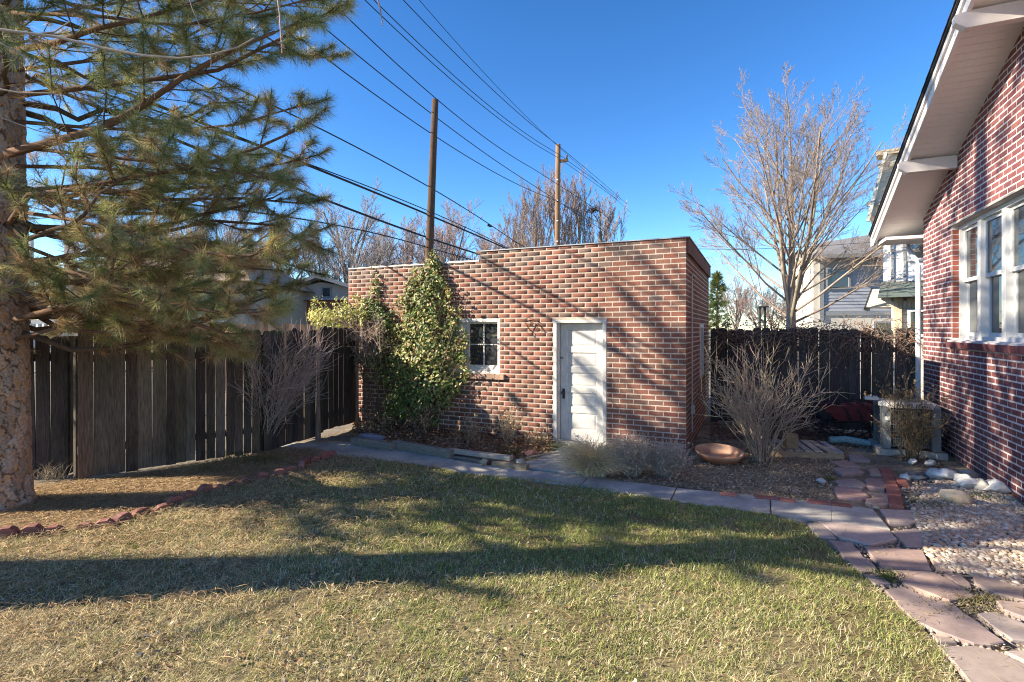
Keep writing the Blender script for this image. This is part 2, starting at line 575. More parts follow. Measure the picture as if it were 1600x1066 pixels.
def brick_rect(origin, du, n, rects, mortar, core_name, parent, thick, top=None):
    """mortar core of a wall, cells given as (u0,u1,v0,v1)"""
    mb = MB()
    for (u0, u1, v0, v1) in rects:
        t0 = min(v1, top(u0)) if top else v1
        t1 = min(v1, top(u1)) if top else v1
        F0 = [origin + du * u0 + UP * v0, origin + du * u1 + UP * v0, origin + du * u1 + UP * t1, origin + du * u0 + UP * t0]
        B0 = [p - n * thick for p in F0]
        mb.add(F0 + B0, [(0, 1, 2, 3), (7, 6, 5, 4), (0, 4, 5, 1), (1, 5, 6, 2), (2, 6, 7, 3), (3, 7, 4, 0)])
    return mb.build(core_name, mortar, parent)

def cells(length, height, opens):
    us = sorted(set([0, length] + [o[0] for o in opens] + [o[1] for o in opens]))
    out = []
    for i in range(len(us) - 1):
        u0, u1 = us[i], us[i + 1]
        spans = sorted([(o[2], o[3]) for o in opens if o[0] <= u0 + 1e-6 and o[1] >= u1 - 1e-6])
        v = 0
        for a, b in spans:
            if a > v + 1e-6:
                out.append((u0, u1, v, a))
            v = b
        if v < height - 1e-6:
            out.append((u0, u1, v, height))
    return out

def course_bricks(origin, du, n, length, height, opens, pitch, course, joint, npal, top=None, seed=0, u_start=0.0):
    """list of bricks (centre, length, height, palette index)"""
    rr = random.Random(seed)
    out = []
    rows = int(height / course + .5)
    for r in range(rows):
        v0, v1 = r * course + joint / 2, (r + 1) * course - joint / 2
        vm = (v0 + v1) / 2
        spans = [(0, length)]
        for o in opens:
            if o[2] < vm < o[3]:
                spans = [q for a, b in spans for q in ((a, min(b, o[0])), (max(a, o[1]), b)) if q[1] - q[0] > .03]
        off = (pitch / 2 if r % 2 else 0) + u_start
        k0 = -2
        for k in range(k0, int(length / pitch) + 3):
            b0, b1 = off + k * pitch + joint / 2, off + (k + 1) * pitch - joint / 2
            for a, b in spans:
                c0, c1 = max(a + .002, b0), min(b - .002, b1)
                if c1 - c0 < .025:
                    continue
                um = (c0 + c1) / 2
                if top and v0 > top(um) + .02:
                    continue
                # dark burnt bricks sit mostly in the upper courses of the garage
                idx = rr.randrange(npal)
                if npal > 10:
                    dark = rr.random() < (.42 if vm > 2.72 else .05)
                    idx = npal - 1 - rr.randrange(3) if dark else rr.randrange(npal - 3)
                out.append((um, vm, c1 - c0, v1 - v0, idx, rr.uniform(-.0012, .0012), 0))
    return out

def place_bricks(blist, origin, du, n, parent, pal, nparts, tagname, stuff_parent_name='brickwork', inview=None):
    """the bricks that show largest are objects; the rest are one joined part"""
    def score(b):
        p = origin + du * b[0] + UP * b[1]
        x = CX + FOC * p[0] / max(p[1], .2)
        y = HORIZ - FOC * (p[2] - EYE) / max(p[1], .2)
        if not (0 < x < 1598 and 0 < y < 1066):
            return 1e9
        if inview is not None and not inview(x, y):
            return 1e8 + p[1]
        return p[1] - b[2] * .5
    order = sorted(blist, key=score)
    sg = 1.0 if du[0] * n[1] - du[1] * n[0] > 0 else -1.0
    M3 = Matrix(((sg * du[0], n[0], 0), (sg * du[1], n[1], 0), (0, 0, 1)))
    q = M3.to_quaternion()
    po = wloc(parent)
    for b in order[:nparts]:
        L = b[2]
        me = brick_mesh(round(L / .02) * .02 if L < .16 else round(L, 2), b[3], b[4], pal, tagname)
        o = bpy.data.objects.new('brick', me)
        COL.objects.link(o)
        o.parent = parent
        o.location = Vector(origin + du * b[0] + UP * b[1] + n * b[5] - po)
        o.rotation_mode = 'QUATERNION'
        o.rotation_quaternion = q
    rest = order[nparts:]
    if not rest:
        return
    d, bv = (.0028 if tagname == 'g' else .0020), .003
    V = np.zeros((len(rest), 8, 3)); C = np.zeros((len(rest), 8, 3))
    for i, b in enumerate(rest):
        c = origin + du * b[0] + UP * b[1] + n * b[5]
        L, H = b[2] / 2, b[3] / 2
        for j, (sx, sz) in enumerate(((-1, -1), (1, -1), (1, 1), (-1, 1))):
            V[i, j] = c + du * sx * L + UP * sz * H - n * .002
            V[i, 4 + j] = c + du * sx * (L - bv) + UP * sz * (H - bv) + n * d
        C[i, :] = np.array(pal[b[4]]) * R.uniform(.85, 1.15)
    f = np.array([(4, 5, 6, 7), (0, 1, 5, 4), (1, 2, 6, 5), (2, 3, 7, 6), (3, 0, 4, 7)])
    F = (np.arange(len(rest))[:, None, None] * 8 + f[None]).reshape(-1, 4)
    o = mesh_obj(stuff_parent_name, V.reshape(-1, 3), F, M_BRICK, parent, C.reshape(-1, 3))
    o['kind'] = 'stuff'

# ------------------------------------------------------------------ GARAGE
nF = np.array([-.417, -.909, 0.0])      # outward normal of the front
nS = T.copy()                            # outward normal of the right side
COURSE, PITCH, JOINT = .0764, .213, .0142
GH = 41 * COURSE - .02
GL = 6.17
s_step = on_line(750, GC, -T)
garage = empty('brick_garage', GC, 'flat-roofed red brick garage with white door and small window', 'garage')
s_d0, s_d1 = on_line(947.5, GC, -T), on_line(864.5, GC, -T)
s_w0, s_w1 = on_line(781, GC, -T), on_line(697, GC, -T)
def zz(px, py):
    return wall_pt(px, py)[2]
door_top = zz(906, 500)
win_z0, win_z1 = zz(750, 583), zz(750, 496)
opF = [(s_d0, s_d1, -.01, door_top), (s_w0, s_w1, win_z0, win_z1)]
lowH = GH - 2 * COURSE
def gtop(u):
    return GH if u < s_step else lowH
cl = []
for (u0, u1, v0, v1) in cells(GL, GH, opF + [(s_step, s_step, 0, 0)]):
    cl.append((u0, u1, v0, v1 if u1 <= s_step + 1e-6 else min(v1, lowH)))
brick_rect(GC, -T, nF, cl, M_MORTAR, 'wall', garage, .2)
bl = course_bricks(GC, -T, nF, GL, GH, opF, PITCH, COURSE, JOINT, len(GARAGE_PAL), top=lambda u: gtop(u) - .06, seed=3)
place_bricks(bl, GC, -T, nF, garage, GARAGE_PAL, 235, 'g')
# right side, with a small window
SD = 4.0
opS = [(2.0, 2.7, .95, 1.9)]
brick_rect(GC, D, nS, [(u0 + (.2 if u0 == 0 else 0), u1, v0, v1) for (u0, u1, v0, v1) in cells(SD, GH, opS)], M_MORTAR, 'wall', garage, .2)
bl = course_bricks(GC, D, nS, SD, GH, opS, PITCH, COURSE, JOINT, len(GARAGE_PAL), seed=5, u_start=.1)
place_bricks(bl, GC, D, nS, garage, GARAGE_PAL, 60, 'g')
# far walls and roof deck
mb = MB()
c0, c1, c2, c3 = GC - T * .2 + D * .2, GC - T * (GL - .002) + D * .2, GC - T * (GL - .002) + D * SD, GC + D * SD - T * .2
mb.add([c1, c2, c2 + UP * lowH, c1 + UP * lowH, c1 + T * .2, c2 + T * .2, c2 + T * .2 + UP * lowH, c1 + T * .2 + UP * lowH],
       [(0, 1, 2, 3), (4, 7, 6, 5), (3, 2, 6, 7), (0, 3, 7, 4), (1, 5, 6, 2)], (.5, .45, .4))
mb.add([c2 + T * .2 - D * .2, c3 - D * .2, c3 - D * .2 + UP * lowH, c2 + T * .2 - D * .2 + UP * lowH, c2 + T * .2, c3, c3 + UP * lowH, c2 + T * .2 + UP * lowH],
       [(0, 1, 2, 3), (5, 4, 7, 6), (3, 2, 6, 7)], (.5, .45, .4))
mb.build('rear_wall', M_MORTAR, garage)
mb = MB()
mb.add([c0 + UP * (lowH - .3), c1 + T * .2 + UP * (lowH - .3), c2 + T * .2 - D * .2 + UP * (lowH - .45), c3 - D * .2 + UP * (lowH - .45)], [(0, 1, 2, 3)])
mb.build('roof', mat('tar_roof', (.10, .095, .09), bump=.3), garage)
# projecting course + metal coping on the side, thin mortar cap on the front
mb = MB()
mb.box(GC + D * SD / 2 + nS * .012 + UP * (GH + .008) - nS * .09, .26, SD + .05, .016, nS, D, col=(.3, .3, .3))
m_cop = mat('grey_flashing', (.36, .38, .40), var=.15, rough=.5, metal=.4, bump=.1)
mb.build('coping', m_cop, garage)
mb = MB()
mb.box(GC + D * (SD / 2 + .02) + nS * .02 + UP * (GH - COURSE * 1.5), .04, SD - .04, COURSE * 3 - .02, nS, D, col=(.16, .09, .07))
mb.build('brick_cornice', M_BRICK, garage)
mb = MB()
mb.box(GC - T * (s_step / 2 + .06) - nF * .09 + UP * (GH + .007), s_step - .13, .22, .014, T, nF)
mb.build('coping', m_cop, garage)
# lower parapet: a lumpy cap of old mortar
mb = MB()
nseg = 26
V, F = [], []
for i in range(nseg + 1):
    u = s_step + .012 + (GL - s_step - .02) * i / nseg
    h = .028 + R.uniform(-.012, .012)
    for dn, dz in ((.012, -.004), (.008, h * .8), (-.1, h), (-.195, .0)):
        V.append(GC - T * u + nF * dn + UP * (lowH + dz - .008))
for i in range(nseg):
    for j in range(3):
        F.append((i * 4 + j, (i + 1) * 4 + j, (i + 1) * 4 + j + 1, i * 4 + j + 1))
F.append((0, 1, 2, 3)); F.append(tuple(nseg * 4 + j for j in (3, 2, 1, 0)))
mb.add(V, F)
mb.build('mortar_cap', mat('cap_mortar', (.60, .55, .50), bump=.6, scale=20, rough=.95), garage)

def wbox(mb, s0, s1, z0, z1, o0, o1, col=(.8, .8, .8)):
    """box on the garage front: s along the wall, z, and out from o0 to o1"""
    c = GC - T * (s0 + s1) / 2 + UP * (z0 + z1) / 2 + nF * (o0 + o1) / 2
    return mb.box(c, s1 - s0, o1 - o0, z1 - z0, -T, nF, UP, col)
# door
door = empty('door', GC - T * (s_d0 + s_d1) / 2 - GC)
door.parent = garage
fw = .055
mb = MB()
wbox(mb, s_d0 + .001, s_d0 + fw, .0, door_top - .001, -.18, .006)
wbox(mb, s_d1 - fw, s_d1 - .001, .0, door_top - .001, -.18, .006)
wbox(mb, s_d0 + fw, s_d1 - fw, door_top - .045, door_top - .001, -.18, .006)
# stops
wbox(mb, s_d1 - fw - .022, s_d1 - fw, .0, door_top - .045, -.10, -.03)
wbox(mb, s_d0 + fw, s_d0 + fw + .012, .0, door_top - .045, -.10, -.03)
mb.build('door_frame', M_OLDWHITE, door)
dl, dr = s_d1 - fw - .024, s_d0 + fw + .014
dz0, dz1 = .045, door_top - .05
mb = MB()
st = .105
rails = [dz0, dz0 + .19]
npan = 5
ph = (dz1 - dz0 - .19 - .11) / npan
wbox(mb, dr, dr + st, dz0, dz1, -.16, -.115)
wbox(mb, dl - st, dl, dz0, dz1, -.16, -.115)
wbox(mb, dr + st, dl - st, dz0, dz0 + .17, -.16, -.115)
wbox(mb, dr + st, dl - st, dz1 - .10, dz1, -.16, -.115)
inner0, inner1 = dz0 + .17, dz1 - .10
ph = (inner1 - inner0) / npan
for i in range(1, npan):
    wbox(mb, dr + st, dl - st, inner0 + i * ph - .045, inner0 + i * ph + .045, -.16, -.115)
mb.build('door_slab', M_OLDWHITE, door)
for i in range(npan):
    z0 = inner0 + i * ph + (.045 if i else 0)
    z1 = inner0 + (i + 1) * ph - (.045 if i < npan - 1 else 0)
    mb = MB()
    a = GC - T * (dr + st) + nF * -.128
    # fielded panel: bevelled edge round a flat middle
    s0, s1 = dr + st, dl - st
    V = [GC - T * s + UP * z + nF * o for (s, z, o) in
         ((s0, z0, -.1165), (s1, z0, -.1165), (s1, z1, -.1165), (s0, z1, -.1165),
          (s0 + .018, z0 + .018, -.130), (s1 - .018, z0 + .018, -.130), (s1 - .018, z1 - .018, -.130), (s0 + .018, z1 - .018, -.130),
          (s0 + .05, z0 + .045, -.123), (s1 - .05, z0 + .045, -.123), (s1 - .05, z1 - .045, -.123), (s0 + .05, z1 - .045, -.123))]
    F = [(0, 4, 5, 1), (1, 5, 6, 2), (2, 6, 7, 3), (3, 7, 4, 0), (4, 8, 9, 5), (5, 9, 10, 6), (6, 10, 11, 7), (7, 11, 8, 4), (8, 11, 10, 9)]
    mb.add(V, F)
    mb.build('door_panel', M_OLDWHITE, door)
hz = zz(880, 617)
mb = MB()
wbox(mb, dl - .075, dl - .035, hz - .075, hz + .085, -.115, -.109)
mb.tube([GC - T * (dl - .055) + UP * (hz + .02) + nF * -.109, GC - T * (dl - .055) + UP * (hz + .02) + nF * -.075], .009, 8)
kc = GC - T * (dl - .055) + UP * (hz + .02) + nF * -.06
for i in range(5):
    pass
mb.tube([kc + nF * q for q in (-.018, -.012, .0, .012, .018)], [.012, .022, .027, .022, .01], 12)
mb.build('door_handle', M_BLACK, door, smooth=False)
mb = MB()
wbox(mb, dl - .05, dl + .03, zz(878, 560) - .008, zz(878, 560) + .008, -.114, -.105)
mb.build('hasp', M_BLACK, door)
mb = MB()
wbox(mb, dl - .04, dl + .02, zz(878, 538) - .005, zz(878, 538) + .005, -.114, -.108)
mb.build('hasp', M_METAL, door)
mb = MB()
wbox(mb, s_d0 + .002, s_d1 - .002, -.02, .04, -.2, .03)
mb.build('threshold', M_CONC, door)
# window
win = empty('window', -T * (s_w0 + s_w1) / 2 + UP * 1.5)
win.parent = garage
mb = MB()
wf = .05
wbox(mb, s_w0 + .001, s_w0 + wf, win_z0, win_z1 - .001, -.16, -.01)
wbox(mb, s_w1 - wf, s_w1 - .001, win_z0, win_z1 - .001, -.16, -.01)
wbox(mb, s_w0 + wf, s_w1 - wf, win_z1 - .08, win_z1 - .001, -.16, -.008)
wbox(mb, s_w0 + wf, s_w1 - wf, win_z0, win_z0 + .06, -.16, -.012)
mb.build('window_frame', M_OLDWHITE, win)
# the left half is boarded by a fixed white panel behind the vine, the right half is a four-light sash
g0, g1 = s_w0 + wf, on_line(727, GC, -T)
gz0, gz1 = win_z0 + .06, win_z1 - .08
mb = MB()
wbox(mb, g1, s_w1 - wf, gz0, gz1, -.13, -.06)
mb.build('window_panel', M_OLDWHITE, win)
mb = MB()
sw = .04
wbox(mb, g0, g0 + sw * .5, gz0, gz1, -.12, -.075)
wbox(mb, g1 - sw, g1, gz0, gz1, -.12, -.058)
wbox(mb, g0 + sw * .5, g1 - sw, gz0, gz0 + .07, -.12, -.075)
wbox(mb, g0 + sw * .5, g1 - sw, gz1 - .03, gz1, -.12, -.075)
mb.build('sash', M_OLDWHITE, win)
mb = MB()
gm, gmz = (g0 + sw * .5 + g1 - sw) / 2, (gz0 + .07 + gz1 - .03) / 2
wbox(mb, gm - .009, gm + .009, gz0 + .07, gz1 - .03, -.115, -.085)
wbox(mb, g0 + sw * .5, gm - .009, gmz - .009, gmz + .009, -.115, -.086)
wbox(mb, gm + .009, g1 - sw, gmz - .009, gmz + .009, -.115, -.086)
mb.build('muntin', M_OLDWHITE, win)
for (a0, a1) in ((g0 + sw * .5, gm - .009), (gm + .009, g1 - sw)):
    for (b0, b1) in ((gz0 + .07, gmz - .009), (gmz + .009, gz1 - .03)):
        mb = MB()
        wbox(mb, a0, a1, b0, b1, -.106, -.100)
        mb.build('pane', M_GLASS2, win)
# sill of rowlock bricks under a lumpy mortar wash
sx0, sx1 = on_line(789, GC, -T), on_line(700, GC, -T)
sl0, sl1 = win_z0 - .095, win_z0 - .004
nb = 13
for i in range(nb):
    mb = MB()
    a0 = sx0 + (sx1 - sx0) * i / nb
    wbox(mb, a0 + .003, a0 + (sx1 - sx0) / nb - .003, sl0 + R.uniform(0, .006), sl1 - R.uniform(.0, .008), -.02, .05 + R.uniform(-.004, .004), jit((.33, .22, .17), .2))
    mb.build('sill_brick', M_BRICK, garage)
mb = MB()
wbox(mb, s_w0 + .002, s_w1 - .002, win_z0 - .02, win_z0 + .004, -.17, .02)
mb.build('sill_mortar', M_MORTAR, garage)
# side window
mb = MB()
def sbox(mb, u0, u1, z0, z1, o0, o1, col=(.8, .8, .8)):
    c = GC + D * (u0 + u1) / 2 + UP * (z0 + z1) / 2 + nS * (o0 + o1) / 2
    return mb.box(c, u1 - u0, o1 - o0, z1 - z0, D, nS, UP, col)
w2 = empty('window', D * 2.35 + UP * 1.4)
w2.parent = garage
sbox(mb, 2.001, 2.07, .951, 1.899, -.15, .015); sbox(mb, 2.63, 2.699, .951, 1.899, -.15, .015)
sbox(mb, 2.07, 2.63, .951, 1.03, -.15, .015); sbox(mb, 2.07, 2.63, 1.83, 1.899, -.15, .015)
mb.build('window_frame', M_OLDWHITE, w2)
mb = MB(); sbox(mb, 2.07, 2.63, 1.03, 1.83, -.1, -.09); mb.build('pane', M_GLASS2, w2)
# conduit on the side wall with a junction box
cp = lambda u, z: GC + D * u + nS * .03 + UP * z
u_c = on_line(1081.5, GC + nS * .03, D)
z_t = EYE + (HORIZ - 428) / FOC * cp(u_c, 0)[1]
mb = MB()
mb.tube([cp(u_c, .25), cp(u_c, z_t - .02), cp(u_c + .02, z_t), cp(u_c + .55, z_t)], .012, 8)
mb.build('conduit', M_METAL, garage)
zj = EYE + (HORIZ - 640) / FOC * cp(u_c, 0)[1]
mb = MB()
mb.box(cp(u_c, zj) + nS * .01, .09, .05, .13, D, nS, UP)
mb.build('junction_box', M_METAL, garage)

# ------------------------------------------------------------------ HOUSE
hn = -T.copy()                     # outward normal of the window wall
hd = -D.copy()                     # along the wall towards the camera, u = 0 at the far corner
house = empty('brick_house', HC, 'red brick bungalow with cream gable eaves and triple white window', 'house')
SLOPE, ZC = .36, 3.62
HLEN = 6.6
RIDGE_U = 5.2
def htop(u):
    return ZC + SLOPE * min(u, 2 * RIDGE_U - u)
uw0, uw1 = 1.387, 3.62
wz0, wz1 = 1.66, 3.25
opH = [(uw0, uw1, wz0, wz1)]
HCOURSE, HPITCH, HJ = .0730, .222, .0145
brick_rect(HC, hd, hn, [c for c in cells(HLEN, 6.0, opH)], M_MORTAR2, 'wall', house, .25, top=htop)
bl = course_bricks(HC, hd, hn, HLEN, 5.6, [(uw0, uw1, wz0 - .09, wz1)], HPITCH, HCOURSE, HJ, len(HOUSE_PAL), top=htop, seed=8)
place_bricks(bl, HC, hd, hn, house, HOUSE_PAL, 290, 'h', inview=None)
# far end wall of the house and the one round the corner
mb = MB()
e0 = HC + hd * .25 + hn * -.25
mb.box(HC + T * 3.25 - D * .125 + UP * ZC / 2, 6, .25, ZC - .02, T, D, UP, (.3, .1, .1))
mb.build('end_wall', mat('end_brick', (.24, .085, .075), bump=.3), house)
def hp(u, z, o=0.0):
    return HC + hd * u + hn * o + UP * z
# soffit boards
oh, eo = .56, .70
m_soff = mat('cream_soffit', (.70, .67, .655), var=.05, scale=30, bump=.1, rough=.7)
u = -eo
bw = .105
while u < RIDGE_U:
    u1 = min(u + bw - .004, RIDGE_U)
    mb = MB()
    a, b = ZC + SLOPE * u, ZC + SLOPE * u1
    V = [hp(u, a, 0), hp(u1, b, 0), hp(u1, b, oh - .02), hp(u, a, oh - .02)]
    if u < 0:
        V = [hp(u, a, -.3), hp(u1, b, -.3), hp(u1, b, oh - .02), hp(u, a, oh - .02)]
    mb.add(V + [p + UP * .015 for p in V], [(0, 3, 2, 1), (4, 5, 6, 7), (0, 1, 5, 4), (2, 3, 7, 6), (0, 4, 7, 3), (1, 2, 6, 5)])
    mb.build('soffit_board', m_soff, house)
    u += bw
def rake_box(name, o0, o1, d0, d1, m, ua=-eo, ub=RIDGE_U + .0):
    mb = MB()
    V = []
    for uu in (ua, ub):
        z = ZC + SLOPE * uu
        V += [hp(uu, z + d0, o0), hp(uu, z + d0, o1), hp(uu, z + d1, o1), hp(uu, z + d1, o0)]
    mb.add(V, [(0, 1, 2, 3), (7, 6, 5, 4), (0, 4, 5, 1), (1, 5, 6, 2), (2, 6, 7, 3), (3, 7, 4, 0)])
    return mb.build(name, m, house)
rake_box('fascia', oh - .02, oh + .02, -.05, .13, mat('fascia_paint', (.66, .63, .62), var=.05, scale=30, bump=.1, rough=.6))
rake_box('fascia_trim', oh + .02, oh + .045, .07, .14, mat('fascia_paint'))
rake_box('roof', -6.0, oh + .07, .145, .165, mat('house_shingle', (.035, .036, .042), var=.3, bump=.5, rough=.9), -eo - .05)
# shingle butts along the rake edge
uu = -eo - .05
while uu < RIDGE_U - .2:
    mb = MB()
    z = ZC + SLOPE * uu
    V = [hp(uu, z + .168, -1.2), hp(uu, z + .168, oh + .085), hp(uu + .2, z + .168 + SLOPE * .2, oh + .085), hp(uu + .2, z + .168 + SLOPE * .2, -1.2)]
    W = [hp(uu, z + .185, -1.2), hp(uu, z + .185, oh + .085), hp(uu + .2, z + .172 + SLOPE * .2, oh + .085), hp(uu + .2, z + .172 + SLOPE * .2, -1.2)]
    mb.add(V + W, [(0, 1, 2, 3), (7, 6, 5, 4), (0, 4, 5, 1), (1, 5, 6, 2), (2, 6, 7, 3)])
    mb.build('shingle', mat('house_shingle'), house)
    uu += .2
# other slope of the gable
mb = MB()
z = ZC + SLOPE * RIDGE_U
mb.add([hp(RIDGE_U, z + .15, oh + .05), hp(RIDGE_U, z + .15, -6), hp(2 * RIDGE_U + eo, ZC - SLOPE * eo + .15, -6), hp(2 * RIDGE_U + eo, ZC - SLOPE * eo + .15, oh + .05)], [(0, 1, 2, 3)])
mb.build('roof', mat('house_shingle'), house)
# look-out beams through the fascia
for ub in (1.62, 3.95):
    mb = MB()
    z1 = ZC + SLOPE * ub - .004
    V = []
    for (o, zl) in ((.012, -.17), (oh + .02, -.17), (oh + .11, -.10), (oh + .11, -.02), (oh + .0, -.0), (.012, -.0)):
        V.append(hp(ub - .05, z1 + zl - SLOPE * .05, o))
    V += [p + hd * .10 for p in V]
    nn = 6
    mb.add(V, [tuple(range(nn - 1, -1, -1)), tuple(range(nn, 2 * nn))] + [(i, (i + 1) % nn, nn + (i + 1) % nn, nn + i) for i in range(nn)])
    mb.build('eave_beam', mat('cream_beam', (.55, .51, .49), var=.05, scale=25, bump=.1, rough=.65), house)
# boxed eave end and gutter with its downspout
mb = MB()
z = ZC - SLOPE * eo
mb.box(hp(-eo / 2, z - .03, oh / 2 - .2), eo, oh + .3, .05, hd, hn, UP)
mb.build('eave_board', m_soff, house)
mb = MB()
mb.box(hp(-eo - .06, z + .06, oh / 2 - 1.4), .11, oh + 2.8, .11, hd, hn, UP)
mb.box(hp(-eo - .06, z + .115, oh / 2 - 1.4), .13, oh + 2.82, .02, hd, hn, UP)
mb.box(hp(-eo - .06, z + .03, oh + .02), .14, .03, .16, hd, hn, UP)
mb.build('gutter', M_WHITE, house)
mb = MB()
dp = [hp(-eo - .02, z - .02, .04), hp(-eo - .02, z - .12, .05), hp(-.26, z - .36, .06), hp(-.08, z - .42, .06), hp(-.05, z - .50, .06), hp(-.05, .35, .06), hp(-.05, .12, .06), hp(-.0, .06, .12), hp(.12, .05, .25)]
mb.tube(dp, .038, 10)
mb.build('downspout', mat('downspout_paint', (.52, .54, .58), var=.06, bump=.1, rough=.5), house)
# window: steel lintel, three double-hung sashes, rowlock sill
mb = MB()
mb.box(hp((uw0 + uw1) / 2 - .05, wz1 + .012, -.09), uw1 - uw0 + .2, .22, .02, hd, hn, UP)
mb.build('lintel', mat('lintel_steel', (.36, .31, .27), bump=.2), house)
WD = -.10
for k in range(3):
    wdw = empty('window', hp(uw0 + (k + .5) * (uw1 - uw0) / 3, 2.4, WD) - HC)
    wdw.parent = house
    a0, a1 = uw0 + k * (uw1 - uw0) / 3, uw0 + (k + 1) * (uw1 - uw0) / 3
    def hbox(mb, u0, u1, z0, z1, o0, o1):
        return mb.box(hp((u0 + u1) / 2, (z0 + z1) / 2, (o0 + o1) / 2), u1 - u0, o1 - o0, z1 - z0, hd, hn, UP)
    mb = MB()
    hbox(mb, a0 + .001, a0 + .055, wz0, wz1 - .001, WD - .1, WD + .02)
    hbox(mb, a1 - .055, a1 - .001, wz0, wz1 - .001, WD - .1, WD + .02)
    hbox(mb, a0 + .055, a1 - .055, wz1 - .055, wz1 - .001, WD - .1, WD + .02)
    hbox(mb, a0 + .055, a1 - .055, wz0, wz0 + .05, WD - .1, WD + .02)
    mb.build('window_frame', M_WHITE, wdw)
    zm = (wz0 + wz1) / 2 + .02
    for (z0, z1, o) in ((zm - .02, wz1 - .055, -.02), (wz0 + .05, zm + .02, -.055)):
        mb = MB()
        b0, b1 = a0 + .055, a1 - .055
        hbox(mb, b0, b0 + .055, z0, z1, WD + o - .035, WD + o)
        hbox(mb, b1 - .055, b1, z0, z1, WD + o - .035, WD + o)
        hbox(mb, b0 + .055, b1 - .055, z0, z0 + .05, WD + o - .035, WD + o)
        hbox(mb, b0 + .055, b1 - .055, z1 - .045, z1, WD + o - .035, WD + o)
        mb.build('sash', M_WHITE, wdw)
        mb = MB()
        hbox(mb, b0 + .055, b1 - .055, z0 + .05, z1 - .045, WD + o - .022, WD + o - .016)
        mb.build('pane', M_GLASS, wdw)
nb = 38
for i in range(nb):
    mb = MB()
    a0 = uw0 - .06 + (uw1 - uw0 + .12) * i / nb
    wdt = (uw1 - uw0 + .12) / nb
    V = []
    c = jit(R.choice(HOUSE_PAL), .15)
    for uu in (a0 + .004, a0 + wdt - .004):
        V += [hp(uu, wz0 - .115, -.02), hp(uu, wz0 - .115, .045), hp(uu, wz0 - .035, .06), hp(uu, wz0 - .002, -.12)]
    mb.add(V, [(0, 1, 2, 3), (7, 6, 5, 4), (0, 4, 5, 1), (1, 5, 6, 2), (2, 6, 7, 3)], c)
    mb.build('sill_brick', M_BRICK, house)
mb = MB()
mb.box(hp((uw0 + uw1) / 2, wz0 - .055, -.06), uw1 - uw0 + .1, .2, .09, hd, hn, UP)
mb.build('sill_mortar', M_MORTAR2, house)
# reveal bricks of the far jamb
for r in range(int((wz1 - wz0) / HCOURSE)):
    z0 = (int(wz0 / HCOURSE) + r + 1) * HCOURSE
    mb = MB()
    if z0 + HCOURSE < wz1:
        mb.box(hp(uw0 + .003, z0 + HCOURSE / 2, -.052), .008, .088, HCOURSE - HJ, hd, hn, UP, jit((.27, .085, .06), .15))
        mb.build('reveal_brick', M_BRICK, house)
# ================================================================== FENCES
def fence(name, a, b, label, cat, widths, gaps, h=1.78, z0=.03, rail_side=-1, pal=None, post_every=2.4, lean=.01, group=None, top_j=.02, posts=True):
    """boards one by one from a to b; rails and posts stand on the far side"""
    a, b = np.array(a, float), np.array(b, float)
    d = norm(b - a)
    L = np.linalg.norm(b - a)
    n = np.array([d[1], -d[0], 0])      # towards the yard if a->b runs left to right
    root = empty(name, a, label, cat, group)
    pal = pal or [(.098, .074, .059), (.083, .062, .050), (.118, .09, .073), (.070, .054, .045), (.145, .114, .092)]
    u, i = 0, 0
    while u < L - .03:
        w = widths(u / L)
        w = min(w, L - u)
        hh = h + R.uniform(-top_j, top_j)
        zb = z0 + R.uniform(-.02, .02)
        tl = R.gauss(0, lean)
        c = jit(R.choice(pal), .22)
        V = []
        th = .018
        dog = min(.03, w * .3)
        for o in (0, -th):
            base = a + d * u + n * (o + R.uniform(0, .004))
            cup = R.gauss(0, .002)
            for (x, z) in ((0, zb), (w, zb), (w, zb + hh - dog), (w - dog, zb + hh), (dog, zb + hh), (0, zb + hh - dog)):
                V.append(base + d * (x + tl * z) + UP * z + n * cup * (x / w))
        F = [(0, 1, 2, 3, 4, 5), (11, 10, 9, 8, 7, 6)] + [(k, 6 + k, 6 + (k + 1) % 6, (k + 1) % 6) for k in range(6)]
        mb = MB().add(V, F, c)
        mb.build('board', M_WOOD, root)
        u += w + gaps(u / L)
        i += 1
    for zr in (.35, 1.45):
        mb = MB()
        mb.box(a + d * L / 2 + UP * zr + n * (rail_side * .045 + -.012), L, .04, .09, d, n, UP, jit((.09, .075, .065), .1))
        mb.build('rail', M_WOOD, root)
    if posts:
        k = max(1, int(L / post_every))
        for j in range(k + 1):
            mb = MB()
            mb.box(a + d * (.06 + (L - .12) * j / k) + UP * .86 + n * (rail_side * .11 - .012), .09, .09, 1.72, d, n, UP, jit((.10, .085, .07), .1))
            mb.build('post', M_WOOD, root)
    return root

fA, fB = G(122, 752), G(408, 709)
fence('board_fence', fA, fB, 'weathered dark board fence behind the pine with bright gaps', 'fence',
      lambda t: R.choice([.16, .145, .15, .125]) if t < .42 else R.choice([.105, .115, .10]), lambda t: R.choice([.001, .001, .002, .005]) if t < .5 else R.choice([.006, .010, .014, .010]), lean=.003)
fC, fD = fB + np.array([.03, .06, 0]), G(494, 684)
fence('board_fence', fC, fD, 'short dark fence run between grey bare shrub and gate', 'fence',
      lambda t: .135, lambda t: R.choice([.003, .004, .006]), pal=[(.07, .06, .052), (.06, .052, .047), (.085, .072, .06)])
gD = norm(G(556, 669) - fD)
gE = wall_pt(556, 660, .06) * [1, 1, 0]
fence('wooden_gate', fD + gD * .05, gE, 'dark wooden gate at the end of the concrete walk', 'gate',
      lambda t: .14, lambda t: R.choice([.003, .004, .011]), z0=.07, h=1.76, pal=[(.055, .047, .043), (.05, .043, .04), (.07, .06, .05)], posts=False)
